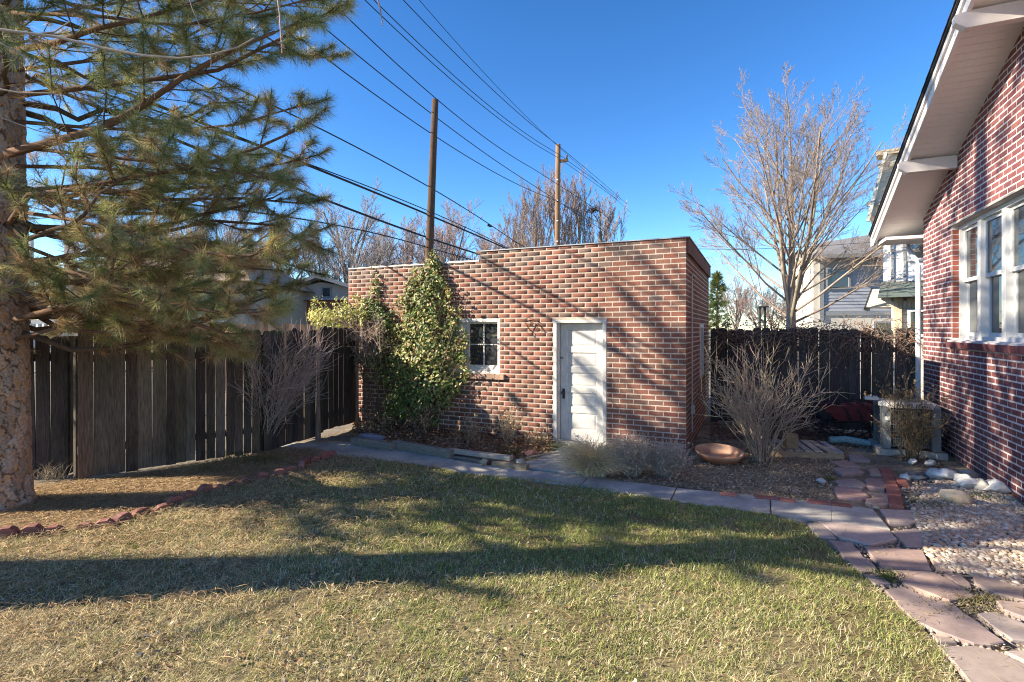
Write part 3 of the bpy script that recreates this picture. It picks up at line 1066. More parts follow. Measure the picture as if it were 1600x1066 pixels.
fence('board_fence', np.array([-6.9, 6.35, 0]), G(106, 742), 'blackened fence panel right behind the pine trunk', 'fence',
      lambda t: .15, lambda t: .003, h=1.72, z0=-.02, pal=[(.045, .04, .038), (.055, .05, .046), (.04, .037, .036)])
for px, py, nm in ((115, 748, 'narrow leaning post in the gap between fence panels'), ):
    mb = MB()
    p = G(px + 5, py)
    mb.box(p + UP * .85, .05, .05, 1.74, T, D, UP, (.10, .085, .07))
    tag(mb.build('fence_post', M_WOOD, None, origin=p), nm, 'post')
# gate posts
for px, py, lab in ((497, 686, 'rough gate post on the hinge side of the wooden gate'), (558, 668, 'slim sunlit post between wooden gate and garage wall')):
    p = G(px, py)
    mb = MB()
    mb.tube([p + UP * -.05, p + UP * .5, p + UP * 1.15, p + UP * (1.35 if px < 500 else 1.62)], [.05, .035, .022, .016] if px < 500 else [.03, .03, .03, .03], 8, (.20, .15, .12))
    tag(mb.build('gate_post', M_WOOD, None, origin=p), lab, 'post')

# right fence, in the shade of the garage
fE = np.array([5.7, 9.5, 0]) - T * 2.02
fF = np.array([5.7, 9.5, 0]) + T * 1.28
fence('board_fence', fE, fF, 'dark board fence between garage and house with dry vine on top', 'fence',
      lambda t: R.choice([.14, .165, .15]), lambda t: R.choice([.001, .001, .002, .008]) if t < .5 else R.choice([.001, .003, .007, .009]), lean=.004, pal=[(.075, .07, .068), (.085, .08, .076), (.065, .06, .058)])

# chain link panel glimpsed through the gap on the left
mb = MB()
p0 = np.array([-7.2, 7.6, 0]); p1 = np.array([-4.7, 7.9, 0])
dd = norm(p1 - p0); LL = np.linalg.norm(p1 - p0)
S = []
for k in range(-10, 44):
    for sgn in (1, -1):
        u0 = k * .075
        a_, b_ = (u0, 0), (u0 + sgn * 1.15, 1.15)
        pts = []
        for t in (0, 1):
            u_, z_ = a_[0] + (b_[0] - a_[0]) * t, a_[1] + (b_[1] - a_[1]) * t
            pts.append((u_, z_))
        if min(pts[0][0], pts[1][0]) > -.01 and max(pts[0][0], pts[1][0]) < LL + .01:
            S.append((p0 + dd * pts[0][0] + UP * (pts[0][1] + .03), p0 + dd * pts[1][0] + UP * (pts[1][1] + .03), .002, .002, (.35, .35, .36)))
cl_root = empty('chain_link_fence', p0, 'grey chain link fence seen through the gap in the boards', 'fence')
V, F, C = segs_mesh(S, 4)
mesh_obj('wire_mesh', V, F, M_METAL, cl_root, C)
mb = MB()
mb.tube([p0 + UP * 1.19, p1 + UP * 1.19], .02, 8, (.3, .3, .3))
mb.build('top_rail', M_METAL, cl_root)
for q in (p0, p1):
    mb = MB(); mb.tube([q, q + UP * 1.22], .028, 8, (.3, .3, .3)); mb.build('post', M_METAL, cl_root)

# ================================================================== BUILDINGS BEYOND
def window_part(parent, c, w, h, ax, n, mf, mg, name='window', fr=.07, mullions=(0, 0)):
    """frame with real depth and a pane, on a wall whose outward normal is n"""
    c, ax, n = np.array(c, float), np.array(ax, float), np.array(n, float)
    mb = MB()
    mb.box(c - ax * (w / 2 - fr / 2) + n * .02, fr, .08, h, ax, n, UP)
    mb.box(c + ax * (w / 2 - fr / 2) + n * .02, fr, .08, h, ax, n, UP)
    mb.box(c + UP * (h / 2 - fr / 2) + n * .02, w - 2 * fr, .08, fr, ax, n, UP)
    mb.box(c - UP * (h / 2 - fr / 2) + n * .02, w - 2 * fr, .08, fr, ax, n, UP)
    for k in range(mullions[0]):
        mb.box(c + ax * (-w / 2 + w * (k + 1) / (mullions[0] + 1)) + n * .02, fr * .7, .06, h - 2 * fr, ax, n, UP)
    for k in range(mullions[1]):
        mb.box(c + UP * (-h / 2 + h * (k + 1) / (mullions[1] + 1)) + n * .022, w - 2 * fr, .05, fr * .6, ax, n, UP)
    f = mb.build(name, mf, parent)
    mb = MB()
    mb.box(c + n * .004, w - 2 * fr, .02, h - 2 * fr, ax, n, UP)
    mb.build('pane', mg, f)
    return f

M_GREYW = mat('grey_trim', (.22, .23, .24), bump=.1)
M_STUCCO = mat('tan_stucco', (.55, .50, .42), var=.1, bump=.3)
M_WSTUCCO = mat('white_stucco', (.78, .78, .76), var=.06, bump=.2)
M_GREEN = mat('dark_green_trim', (.10, .125, .115), var=.2, bump=.1, rough=.6)
M_ROOFG = mat('grey_shingle_roof', (.17, .16, .16), var=.35, scale=6, stretch=(1, 1, 8), bump=.5, rough=.95)

# grey sided house beyond the right fence
gy = 22.0
gh = empty('sided_house', at(1330, 515, gy), 'grey lap-sided two-storey house beyond the right fence', 'house')
ga, gb = at(1283, 515, gy), at(1283, 515, gy) + np.array([7.0, -1.2, 0])
gax = norm(gb - ga); gn = np.array([gax[1], -gax[0], 0])
if gn[1] > 0: gn = -gn
gl = at(1249, 515, gy + 2.6)
gz_top = EYE + (515 - 405) / FOC * gy
gz_low = EYE + (515 - 490) / FOC * gy
def slab_wall(root, a, b, z0, z1, th, m, name, col=(.5, .5, .5)):
    ax = norm(b - a); n = np.array([ax[1], -ax[0], 0])
    if n[1] > 0: n = -n
    mb = MB(); mb.box((a + b) / 2 + UP * ((z0 + z1) / 2 - (a[2] + b[2]) / 2) - n * th / 2, np.linalg.norm((b - a)[:2]), th, z1 - z0, ax, n, UP, col)
    return mb.build(name, m, root)
ga0, gb0, gl0 = ga * [1, 1, 0], gb * [1, 1, 0], gl * [1, 1, 0]
slab_wall(gh, ga0, gb0, -.5, gz_top + .4, .3, M_STUCCO, 'wall')
slab_wall(gh, gl0, ga0, -.5, gz_top + .4, .3, M_STUCCO, 'wall')
for (a, b) in ((ga0, gb0), (gl0, ga0)):
    ax = norm(b - a); n = np.array([ax[1], -ax[0], 0])
    if n[1] > 0: n = -n
    Lw = np.linalg.norm(b - a)
    mb = MB()
    z = gz_low + .1
    while z < gz_top + .3:
        V = []
        for uu in (0.0, Lw + .015):
            p = a + ax * uu
            V += [p + UP * z + n * .03, p + UP * (z + .13) + n * .008, p + UP * (z + .13), p + UP * z]
        mb.add(V, [(0, 4, 5, 1), (0, 3, 7, 4), (0, 1, 2, 3), (7, 6, 5, 4)], jit((.30, .31, .35), .04))
        z += .135
    o = mb.build('siding', M_SIDING, gh); o['kind'] = 'stuff'
    mb = MB(); mb.box((a + b) / 2 + UP * gz_low + n * .03, Lw + .04, .06, .18, ax, n, UP); mb.build('trim_board', M_GREYW, gh)
mb = MB(); mb.box(ga0 + UP * (gz_top + gz_low) / 2 + gn * .03, .16, .1, gz_top - gz_low + .6, gax, gn, UP); mb.build('corner_post', M_GREYW, gh)
window_part(gh, ga0 + gax * .62 + UP * (EYE + (515 - 435) / FOC * 21.8) + gn * .03, .92, .90, gax, gn, M_GREYW, M_GLASS2)
window_part(gh, ga0 + gax * 2.5 + UP * (EYE + 3 / FOC * 21.8) + gn * .02, 1.1, .5, gax, gn, M_GREYW, M_GLASS2)
mb = MB()
ev = [gl0 + (gl0 - ga0) * .1 + gn * .5, gb0 + gn * .6]
V = [at(1240, 401, gy + 2.6), at(1270, 404, gy - .6), at(1480, 397, gy - 1.8), at(1480, 345, gy + 3), at(1362, 371, gy + 3.2), at(1280, 384, gy + 4.5)]
V2 = [p + UP * .14 for p in V]
mb.add(V + V2, [(5, 4, 3, 2, 1, 0), (6, 7, 8, 9, 10, 11)] + [(i, (i + 1) % 6, 6 + (i + 1) % 6, 6 + i) for i in range(6)])
mb.build('roof', M_ROOFG, gh)
mb = MB()
mb.box(ga0 + gax * 2.35 + UP * (gz_top - .12) + gn * .22, .14, .45, .4, gax, gn, UP)
mb.build('roof_bracket', mat('orange_wood', (.35, .14, .06), bump=.2), gh)
mb = MB(); mb.box((ga0 + gb0) / 2 + UP * (gz_top + .02) + gn * .3, np.linalg.norm(gb0 - ga0), .62, .1, gax, gn, UP); mb.build('eave_board', M_GREYW, gh)

# half-timbered neighbour right behind the brick house
ty = 13.6
th_ = empty('half_timbered_house', at(1410, 515, ty), 'white half-timbered house with dark green hoods behind the downspout', 'house')
ta = at(1391, 515, ty) * [1, 1, 0]
tax = norm(np.array([.80, -.60, 0])); tn = np.array([-.60, -.80, 0])
tb = ta + tax * 3.2
def tz(py): return EYE + (515 - py) / FOC * ty
def tp(u, z, o=0.0): return ta + tax * u + UP * z + tn * o
slab_wall(th_, ta, tb, tz(455), tz(300), .25, M_WSTUCCO, 'upper_wall')
slab_wall(th_, ta + tax * .02, tb, -.4, tz(455), .25, M_STUCCO, 'lower_wall')
mb = MB(); mb.box(ta - tn * 2.1 + UP * tz(378), .3, 4, tz(300) - tz(455), tax, tn, UP); mb.build('side_wall', M_WSTUCCO, th_)
for u in (.05, .30, 1.0, 1.75, 2.4):
    mb = MB(); mb.box(tp(u, (tz(455) + tz(375)) / 2 + .3, .015), .06, .05, tz(300) - tz(455) - .1, tax, tn, UP); mb.build('timber_strip', M_GREYW, th_)
window_part(th_, tp(.72, tz(388), .02), .75, .75, tax, tn, M_WHITE, M_GLASS, mullions=(1, 0))
window_part(th_, tp(1.75, tz(385), .02), .8, .8, tax, tn, M_WHITE, M_GLASS, mullions=(1, 0))
# hood roofs
def hood(u0, u1, z, dep, hh):
    mb = MB()
    V = [tp(u0, z, .0), tp(u1, z, .0), tp(u1, z, dep), tp(u0, z, dep), tp(u0 + .06, z + hh, .0), tp(u1 - .06, z + hh, .0)]
    mb.add(V, [(0, 3, 2, 1), (3, 4, 5, 2), (0, 4, 3), (1, 2, 5)])
    return mb.build('hood_roof', M_GREEN, th_)
hood(-.25, 1.1, tz(466), .55, .42)
hood(1.0, 3.0, tz(452), .5, .45)
# gable canopy towards the alley
mb = MB()
p = [at(1352, 480, ty + .4), at(1393, 480, ty), at(1393, 452, ty), at(1362, 452, ty + .4)]
q = [v - tn * 1.2 + UP * 0 for v in p]
mb.add(p + q, [(0, 1, 2, 3), (7, 6, 5, 4), (0, 4, 5, 1), (2, 6, 7, 3), (3, 7, 4, 0), (1, 5, 6, 2)])
mb.build('canopy', mat('canopy_soffit', (.60, .53, .42), bump=.15), th_)
mb = MB()
mb.add([at(1349, 484, ty + .38), at(1361, 450, ty + .38), at(1366, 450, ty + .38), at(1354, 484, ty + .38)] +
       [at(1349, 484, ty + .38) - tn * 1.3, at(1361, 450, ty + .38) - tn * 1.3, at(1366, 450, ty + .38) - tn * 1.3, at(1354, 484, ty + .38) - tn * 1.3],
       [(0, 3, 2, 1), (4, 5, 6, 7), (0, 1, 5, 4), (2, 3, 7, 6), (1, 2, 6, 5), (0, 4, 7, 3)])
mb.build('canopy_rafter', M_GREEN, th_)
# shingled lower storey with a white door-light
for k in range(9):
    mb = MB(); mb.box(tp(.12 + k * .09, tz(473), .02), .075, .04, .32, tax, tn, UP, jit((.50, .40, .28), .12)); mb.build('shingle', M_SIDING, th_)
window_part(th_, tp(.62, tz(505), .02), .55, .7, tax, tn, M_WHITE, M_GLASS)
for u in (.16, 1.02):
    mb = MB(); mb.box(tp(u, tz(505), .06), .16, .12, .8, tax, tn, UP, (.52, .41, .28)); mb.build('porch_post', M_SIDING, th_)
# its high gable eave above the brick house's rake
mb = MB()
A = [at(1357, 337, ty), at(1384, 240, ty), at(1460, 240, ty - .2), at(1460, 337, ty - .2)]
B = [v - tn * 3.0 for v in A]
mb.add(A + B, [(0, 1, 2, 3), (7, 6, 5, 4), (0, 4, 5, 1), (1, 5, 6, 2), (0, 3, 7, 4)])
mb.build('gable_soffit', mat('canopy_soffit'), th_)
for (x0, y0, x1, y1) in ((1356, 345, 1384, 238), ):
    mb = MB()
    a, b = at(x0, y0, ty - .1), at(x1, y1, ty - .1)
    s_ = norm(np.cross(b - a, tn)) * .035
    V = [a - s_, a + s_, b + s_, b - s_]
    V += [v - tn * .15 for v in V]
    mb.add(V, [(0, 3, 2, 1), (4, 5, 6, 7), (0, 1, 5, 4), (2, 3, 7, 6), (1, 2, 6, 5), (0, 4, 7, 3)])
    mb.build('barge_board', mat('sage_trim', (.42, .42, .37), bump=.1), th_)
mb = MB(); mb.box(at(1420, 236, ty - .1), 1.35, .5, .12, tax, tn, UP, (.32, .27, .2)); mb.build('ridge_shingles', M_SHINGLE, th_)
for px, py in ((1372, 316), (1390, 255)):
    mb = MB(); mb.box(at(px + 12, py, ty - .15), .8, .12, .12, tax, tn, UP); mb.build('eave_bracket', mat('sage_trim'), th_)

# brick bungalow beyond the left gate
by = 30.0
bx = empty('brick_bungalow', at(500, 515, by), 'tan and brick bungalow with low gable beyond the gate', 'house')
def bp(px, py, dy=0.0): return at(px, py, by + dy)
def bz(py): return EYE + (515 - py) / FOC * by
xl, xr, xm = bp(446, 515)[0], bp(590, 515)[0], bp(501, 515)[0]
mb = MB()
mb.box(((xl + xr) / 2, by + 4, bz(490)), xr - xl, 8, bz(466) - bz(515) + .8)
mb.build('brick_wall', mat('bungalow_brick', (.26, .11, .085), var=.3, scale=8, bump=.3), bx)
mb = MB()
V = [(xl, by - .05, bz(468)), (xr, by - .05, bz(468)), (xr, by - .05, bz(455)), (xm, by - .05, bz(441)), (xl, by - .05, bz(455))]
V += [(x, y + 8, z) for x, y, z in V]
mb.add(V, [(0, 1, 2, 3, 4), (9, 8, 7, 6, 5), (0, 4, 9, 5), (1, 6, 7, 2)], (.5, .45, .4))
mb.build('gable_wall', mat('tan_board_wall', (.42, .37, .33), bump=.1), bx)
mb = MB()
for sx_, xe, ye in ((-1, bp(430, 515)[0], 462), (1, bp(600, 515)[0], 466)):
    V = [(xm, by - .7, bz(436)), (xe, by - .7, bz(ye)), (xe, by + 9, bz(ye)), (xm, by + 9, bz(436))]
    V += [(x, y, z + .16) for x, y, z in V]
    mb.add(V, [(0, 1, 2, 3), (7, 6, 5, 4), (0, 4, 5, 1), (1, 5, 6, 2)])
mb.build('roof', mat('pale_shingle_roof', (.30, .29, .28), var=.2, scale=5, bump=.3), bx)
mb = MB()
for xe, ye in ((bp(430, 515)[0], 462), (bp(600, 515)[0], 466)):
    V = [(xm, by - .74, bz(436)), (xe, by - .74, bz(ye)), (xe, by - .74, bz(ye) + .2), (xm, by - .74, bz(436) + .2)]
    V += [(x, y + .04, z) for x, y, z in V]
    mb.add(V, [(0, 1, 2, 3), (7, 6, 5, 4), (0, 4, 5, 1), (2, 6, 7, 3)])
mb.build('barge_board', mat('grey_barge', (.25, .25, .26), bump=.1), bx)
window_part(bx, (bp(511, 515)[0], by - .08, bz(457)), .55, .6, (1, 0, 0), (0, -1, 0), mat('grey_barge'), M_GLASS2)
window_part(bx, (bp(463, 515)[0], by - .03, bz(484)), 1.0, .95, (1, 0, 0), (0, -1, 0), M_WHITE, M_GLASS)
mb = MB(); mb.box(((xl + xr) / 2, by - .3, bz(468)), xr - xl + .6, .6, .12); mb.build('hood_roof', mat('grey_barge'), bx)

# larger tan-roofed house behind the pine
hy = 23.0
hx = empty('tan_roofed_house', at(240, 515, hy), 'large house with tan hip roof showing between the pine branches', 'house')
def hz_(py): return EYE + (515 - py) / FOC * hy
x0, x1 = at(60, 515, hy)[0], at(400, 515, hy)[0]
mb = MB(); mb.box(((x0 + x1) / 2, hy + 4, hz_(490)), x1 - x0 - 1, 8, hz_(442) - hz_(540)); mb.build('wall', mat('beige_wall', (.33, .28, .22), bump=.15), hx)
mb = MB()
e = [np.array([x0, hy - .5, hz_(440)]), np.array([x1, hy - .5, hz_(440)]), np.array([x1, hy + 8.5, hz_(440)]), np.array([x0, hy + 8.5, hz_(440)])]
r = [np.array([x0 + 4.2, hy + 4, hz_(362)]), np.array([x1 - 3.2, hy + 4, hz_(362)])]
mb.add(e + r, [(0, 1, 5, 4), (1, 2, 5), (2, 3, 4, 5), (3, 0, 4), (3, 2, 1, 0)])
mb.build('roof', mat('tan_shingle_roof', (.33, .245, .19), var=.25, scale=5, stretch=(1, 1, 6), bump=.4), hx)
window_part(hx, (at(150, 515, hy)[0], hy - .03, hz_(480)), 1.2, 1.3, (1, 0, 0), (0, -1, 0), M_WHITE, M_GLASS2, mullions=(0, 1))
window_part(hx, (at(330, 515, hy)[0], hy - .03, hz_(480)), 1.6, 1.3, (1, 0, 0), (0, -1, 0), M_WHITE, M_GLASS2, mullions=(1, 0))

# sunlit plank fence across the alley, over the gate
fence('plank_fence', np.array([-9.5, 15.3, 0]), np.array([-4.4, 16.3, 0]), 'sunlit orange plank fence across the alley over the gate', 'fence',
      lambda t: .14, lambda t: .006, h=1.98, z0=.0, pal=[(.36, .22, .13), (.42, .28, .17), (.33, .2, .12)])
# white porch railing behind the pine
pr = empty('porch_railing', at(75, 515, 11), 'white porch railing just right of the pine trunk behind the fence', 'railing')
a, b = at(48, 503, 11), at(105, 503, 11)
mb = MB(); mb.box((a + b) / 2, 1.0, .07, .09, norm(b - a)); mb.build('top_rail', M_WHITE, pr)
for k in range(6):
    mb = MB(); mb.box(a + (b - a) * (k + .5) / 6 - UP * .42, .05, .05, .8); mb.build('baluster', M_WHITE, pr)
mb = MB(); mb.box((a + b) / 2 - UP * .85, 1.0, .07, .08, norm(b - a)); mb.build('bottom_rail', M_WHITE, pr)
for k, q in enumerate((a, b)):
    mb = MB(); mb.box(q + UP * .35, .07, .07, 2.7); mb.build('post', M_WHITE, pr)
# ================================================================== TREES
def rot_about(v, axis, ang):
    axis = norm(axis)
    return v * math.cos(ang) + np.cross(axis, v) * math.sin(ang) + axis * np.dot(axis, v) * (1 - math.cos(ang))

def perp(d, rr):
    a = np.array([rr.gauss(0, 1), rr.gauss(0, 1), rr.gauss(0, 1)])
    a = a - d * np.dot(a, d)
    return norm(a)

def grow(S, p, d, L, r, lvl, rr, up=.15, ang=(.45, .8), nchild=(4, 6), ratio=.62, wander=.12, col=(.3, .25, .2), tips=None, rmin=.004, nseg=4, coltip=None, t0=.25):
    """a branch and what grows from it, as tapered segments"""
    pts = [p]
    n = nseg
    c = coltip if (coltip is not None and lvl <= 1) else col
    for i in range(n):
        d = norm(d + perp(d, rr) * rr.uniform(0, wander) + UP * up * .5 / n * 2)
        q = p + d * L / n
        r2 = max(rmin, r * (1 - .62 * (i + 1) / n)) if lvl > 0 else max(rmin, r * (1 - .8 * (i + 1) / n))
        S[lvl].append((p, q, max(rmin, r * (1 - .62 * i / n)), r2, jit(c, .18)))
        p = q
        pts.append((p))
    if tips is not None and lvl == 0:
        tips.append((p, d))
    if lvl > 0:
        k = rr.randint(*nchild)
        for j in range(k):
            t = t0 + (1 - t0) * (j + rr.random() * .8) / k
            i = min(n - 1, int(t * n))
            f = t * n - i
            q = pts[i] + (pts[i + 1] - pts[i]) * f
            dd = norm(pts[i + 1] - pts[i])
            a = rr.uniform(*ang) * (1 if t < .9 else .6)
            nd = rot_about(dd, perp(dd, rr), a)
            if nd[2] < -.1: nd[2] *= .3
            grow(S, q, norm(nd), L * ratio * (1.15 - .5 * t) * rr.uniform(.75, 1.15), max(rmin, r * (1 - .62 * t) * .55), lvl - 1, rr, up, ang, nchild, ratio, wander, col, tips, rmin, nseg, coltip, t0)

def bare_tree(name, base, label, mains, lvl, seed, trunk_h, trunk_r, col, group=None, up=.25, ang=(.35, .7), nchild=(4, 6), ratio=.6, rmin=.006, coltip=None, trunk_lean=(0, 0), cat='tree', t0=.25):
    """mains: list of (azimuth, tilt from vertical, length, radius, height on the trunk)"""
    rr = random.Random(seed)
    base = np.array(base, float)
    root = empty(name, base, label, cat, group)
    mb = MB()
    tp_ = []
    n = 7
    for i in range(n):
        t = i / (n - 1)
        tp_.append(base + UP * (trunk_h * t - .1 * (i == 0)) + np.array([trunk_lean[0] * t + rr.gauss(0, .02), trunk_lean[1] * t + rr.gauss(0, .02), 0]))
    mb.tube(tp_, [trunk_r * (1.25 if i == 0 else 1.0 - (.35 if trunk_h < 5 or trunk_h > 7.5 else .85) * i / (n - 1)) for i in range(n)], 12, col)
    mb.build('trunk', M_LIMB, root, smooth=True)
    S = [[] for _ in range(lvl + 1)]
    for az, tilt, L, r, hz in mains:
        d = np.array([math.cos(az) * math.sin(tilt), math.sin(az) * math.sin(tilt), math.cos(tilt)])
        p = base + np.array([trunk_lean[0], trunk_lean[1], 0]) * (hz / trunk_h) + UP * hz
        grow(S, p, d, L, r, lvl, rr, up, ang, nchild, ratio, .14, col, None, rmin, 4, coltip, t0)
    big = S[lvl]
    V, F, C = segs_mesh(big, 7)
    mesh_obj('limbs', V, F, M_LIMB, root, C, smooth=True)
    small = [s for k in range(lvl) for s in S[k]]
    V, F, C = segs_mesh(small, 3)
    mesh_obj('crown', V, F, M_TWIG, root, C)
    return root

def copy_tree(root, loc, rot, sc, label, group=None):
    r = root.copy(); COL.objects.link(r)
    r.location = [float(v) for v in loc]; r.rotation_euler = (0, 0, rot)
    r.scale = (sc[0], sc[0], sc[1])
    r['label'] = label
    if group: r['group'] = group
    for ch in root.children:
        c = ch.copy(); COL.objects.link(c); c.parent = r
    return r

# --- the tall spreading tree behind the right fence
b = at(1236, 515, 15.0) * [1, 1, 0]
rr = random.Random(4)
mains = []
for k in range(30):
    t = k / 29
    mains.append((k * 2.4 + rr.uniform(-.3, .3), 1.12 - .62 * t + rr.uniform(-.12, .12), (4.1 - 1.6 * t) * rr.uniform(.88, 1.1), .036 - .012 * t, 1.95 + 4.1 * t))
for k in range(6):
    mains.append((k * 1.05 + .4, rr.uniform(.16, .42), rr.uniform(5.0, 5.5), .055, rr.uniform(1.9, 2.5)))
bare_tree('bare_tree', b, 'tall pale bare tree fanning up behind the right fence', mains, 3, 24, 7.2, .17, (.27, .21, .165), up=.18, ang=(.32, .78), nchild=(6, 8), ratio=.43, rmin=.0038, coltip=(.31, .25, .215))

# --- rows of bare trees in the distance (built twice or so, then copied)
def proto(seed, h, slim, col, coltip, lvl=3, label='', base=(0, 0, 0), nm=9):
    rr = random.Random(seed)
    mains = []
    for k in range(nm):
        t = k / nm
        if slim:
            mains.append((rr.uniform(0, 6.28), rr.uniform(.10, .30), h * (.62 - .35 * t), .06 * (1 - .5 * t), h * (.12 + .55 * t)))
        else:
            mains.append((k * 2.4, rr.uniform(.35, .8) * (1 - .4 * t), h * rr.uniform(.42, .55) * (1 - .3 * t), .09, h * (.22 + .3 * t)))
    return bare_tree('distant_tree', base, label, mains, lvl, seed, h * (.75 if slim else .55), .16, col, 'bare trees beyond the garage', up=.5 if slim else .25,
                     ang=(.25, .5) if slim else (.35, .75), nchild=(5, 8), ratio=.42 if slim else .5, rmin=.010, coltip=coltip)
def far(px, y): return at(px, 515, y) * [1, 1, 0]
pr1 = proto(31, 14, True, (.28, .21, .16), (.32, .235, .19), base=far(872, 38), label='tallest reddish bare tree standing behind the far utility pole')
pr1.name = 'distant_tree'
pr2 = proto(32, 11, False, (.24, .19, .16), (.34, .25, .22), base=far(690, 36), label='broad bare tree just right of the near utility pole')
pr3 = proto(33, 11, False, (.20, .17, .15), (.30, .26, .25), base=far(545, 33), label='grey spreading bare tree above the low end of the garage')
FARS = [
    (pr1, 838, 37, .95, .90, 'slim bare tree left of the tallest one over the garage roof'),
    (pr1, 905, 39, .9, .95, 'slim bare tree just right of the far utility pole'),
    (pr1, 938, 38, 1.0, .84, 'bare tree with a dark nest, rightmost above the garage roof'),
    (pr1, 805, 40, 1.0, .80, 'low bare tree where garage parapet steps down'),
    (pr2, 750, 41, 1.0, .88, 'red-brown bare tree between the two utility poles'),
    (pr2, 640, 39, 1.0, .95, 'red-brown bare tree just left of the near utility pole'),
    (pr2, 785, 44, 1.0, 1.0, 'hazy bare tree under the sagging wires'),
    (pr2, 600, 45, 1.0, .95, 'distant bare tree over the green vine'),
    (pr3, 500, 36, .9, .82, 'thin grey bare tree over the bungalow gable'),
    (pr3, 575, 31, .8, .75, 'low grey bare tree over the garage corner'),
    (pr3, 430, 34, 1.0, .9, 'grey bare tree half hidden by pine tips'),
    (pr3, 330, 32, 1.0, .95, 'bare tree behind the tan roof'),
    (pr3, 220, 35, 1.0, 1.0, 'bare tree behind pine, left of the tan roof ridge'),
    (pr2, 1150, 34, .55, .50, 'low reddish bare tree beside the small evergreen'),
    (pr2, 1205, 30, .5, .40, 'low bare tree behind the feeder post'),
    (pr3, 1185, 42, .7, .55, 'faint bare tree between garage and tall pale tree'),
    (pr3, 1255, 38, .7, .45, 'low bare tree left of the grey sided house'),
]
for k, (pt, px, y, s1, s2, lab) in enumerate(FARS):
    copy_tree(pt, far(px, y), 1.3 * k + .7, (s1, s2), lab, 'bare trees beyond the garage')
# nest
mb = MB(); c = at(926, 328, 37.0)
S = []
for k in range(160):
    a = np.array([R.gauss(0, .16), R.gauss(0, .16), R.gauss(0, .12)])
    S.append((c + a, c + a + np.array([R.gauss(0, .12), R.gauss(0, .12), R.gauss(0, .07)]), .02, .015, (.07, .05, .04)))
V, F, C = segs_mesh(S, 3)
tag(mesh_obj('leaf_nest', V, F, M_TWIG, None, C, origin=c), 'dark leaf nest high in the rightmost bare tree', 'nest')

# --- small evergreen by the garage back corner
b = at(1121, 515, 13.0) * [1, 1, 0]
ev = empty('evergreen_tree', b, 'small dark green evergreen behind the garage corner', 'tree')
mb = MB(); mb.tube([b, b + UP * 1.6, b + UP * 3.25], [.06, .045, .01], 8, (.14, .1, .07)); mb.build('trunk', M_LIMB, ev)
def needle_mesh(tufts, K, ln, wd, spread=(.25, 1.3), seed=0, back=.10):
    """tufts: arrays pos, dir, colour, size -> one thin triangle per needle"""
    rg = np.random.default_rng(seed)
    P = np.array([t[0] for t in tufts]); Dr = np.array([t[1] for t in tufts]); C = np.array([t[2] for t in tufts]); Sz = np.array([t[3] for t in tufts])
    n = len(P)
    th = rg.uniform(spread[0], spread[1], (n, K))
    rnd = rg.normal(size=(n, K, 3))
    rnd -= Dr[:, None] * np.sum(rnd * Dr[:, None], 2, keepdims=True)
    rnd /= np.linalg.norm(rnd, axis=2, keepdims=True) + 1e-9
    nd = Dr[:, None] * np.cos(th)[..., None] + rnd * np.sin(th)[..., None]
    L = (ln * Sz)[:, None] * rg.uniform(.7, 1.1, (n, K))
    base = P[:, None] - Dr[:, None] * (rg.uniform(0, back, (n, K)) * Sz[:, None])[..., None]
    tip = base + nd * L[..., None]
    tip[..., 2] -= L * .16
    side = np.cross(nd, rg.normal(size=(n, K, 3)))
    side /= np.linalg.norm(side, axis=2, keepdims=True) + 1e-9
    w = wd / 2
    V = np.stack([base - side * w, base + side * w, tip], 2).reshape(-1, 3)
    F = np.arange(n * K * 3).reshape(-1, 3)
    col = C[:, None] * rg.uniform(.7, 1.3, (n, K, 1))
    col = np.repeat(col[:, :, None], 3, 2).reshape(-1, 3)
    return V, F, col
tf = []
for k in range(170):
    t = R.random() ** .8
    z = .7 + 2.5 * t
    rad = (.55 * (1 - t) + .05) * (1.0 if R.random() < .75 else .5) * R.uniform(.6, 1.15)
    a = R.uniform(0, 6.28)
    p = b + np.array([rad * math.cos(a), rad * math.sin(a), z])
    d = norm([math.cos(a), math.sin(a), .5])
    tf.append((p, d, jit(R.choice([(.12, .17, .06), (.16, .19, .065), (.20, .21, .08)]), .2), R.uniform(.8, 1.3)))
V, F, C = needle_mesh(tf, 40, .17, .014, (.1, 1.2), 5)
mesh_obj('crown', V, F, M_NEEDLE, ev, C)

# ================================================================== THE PINE
PB = np.array([-5.27, 5.42, 0.0])
pine = empty('pine_tree', PB, 'large pine with flaking pinkish bark and long drooping needles', 'tree')
nth, zs = 170, np.concatenate([np.linspace(-.05, 2.4, 330), np.linspace(2.45, 5.4, 180), np.linspace(5.6, 12.5, 30)])
TH, ZZ = np.meshgrid(np.linspace(0, 2 * math.pi, nth, endpoint=False), zs)
R0 = .26 - .014 * ZZ + .05 * np.exp(-np.maximum(ZZ, 0) / .10)
R0 = np.maximum(R0, .03)
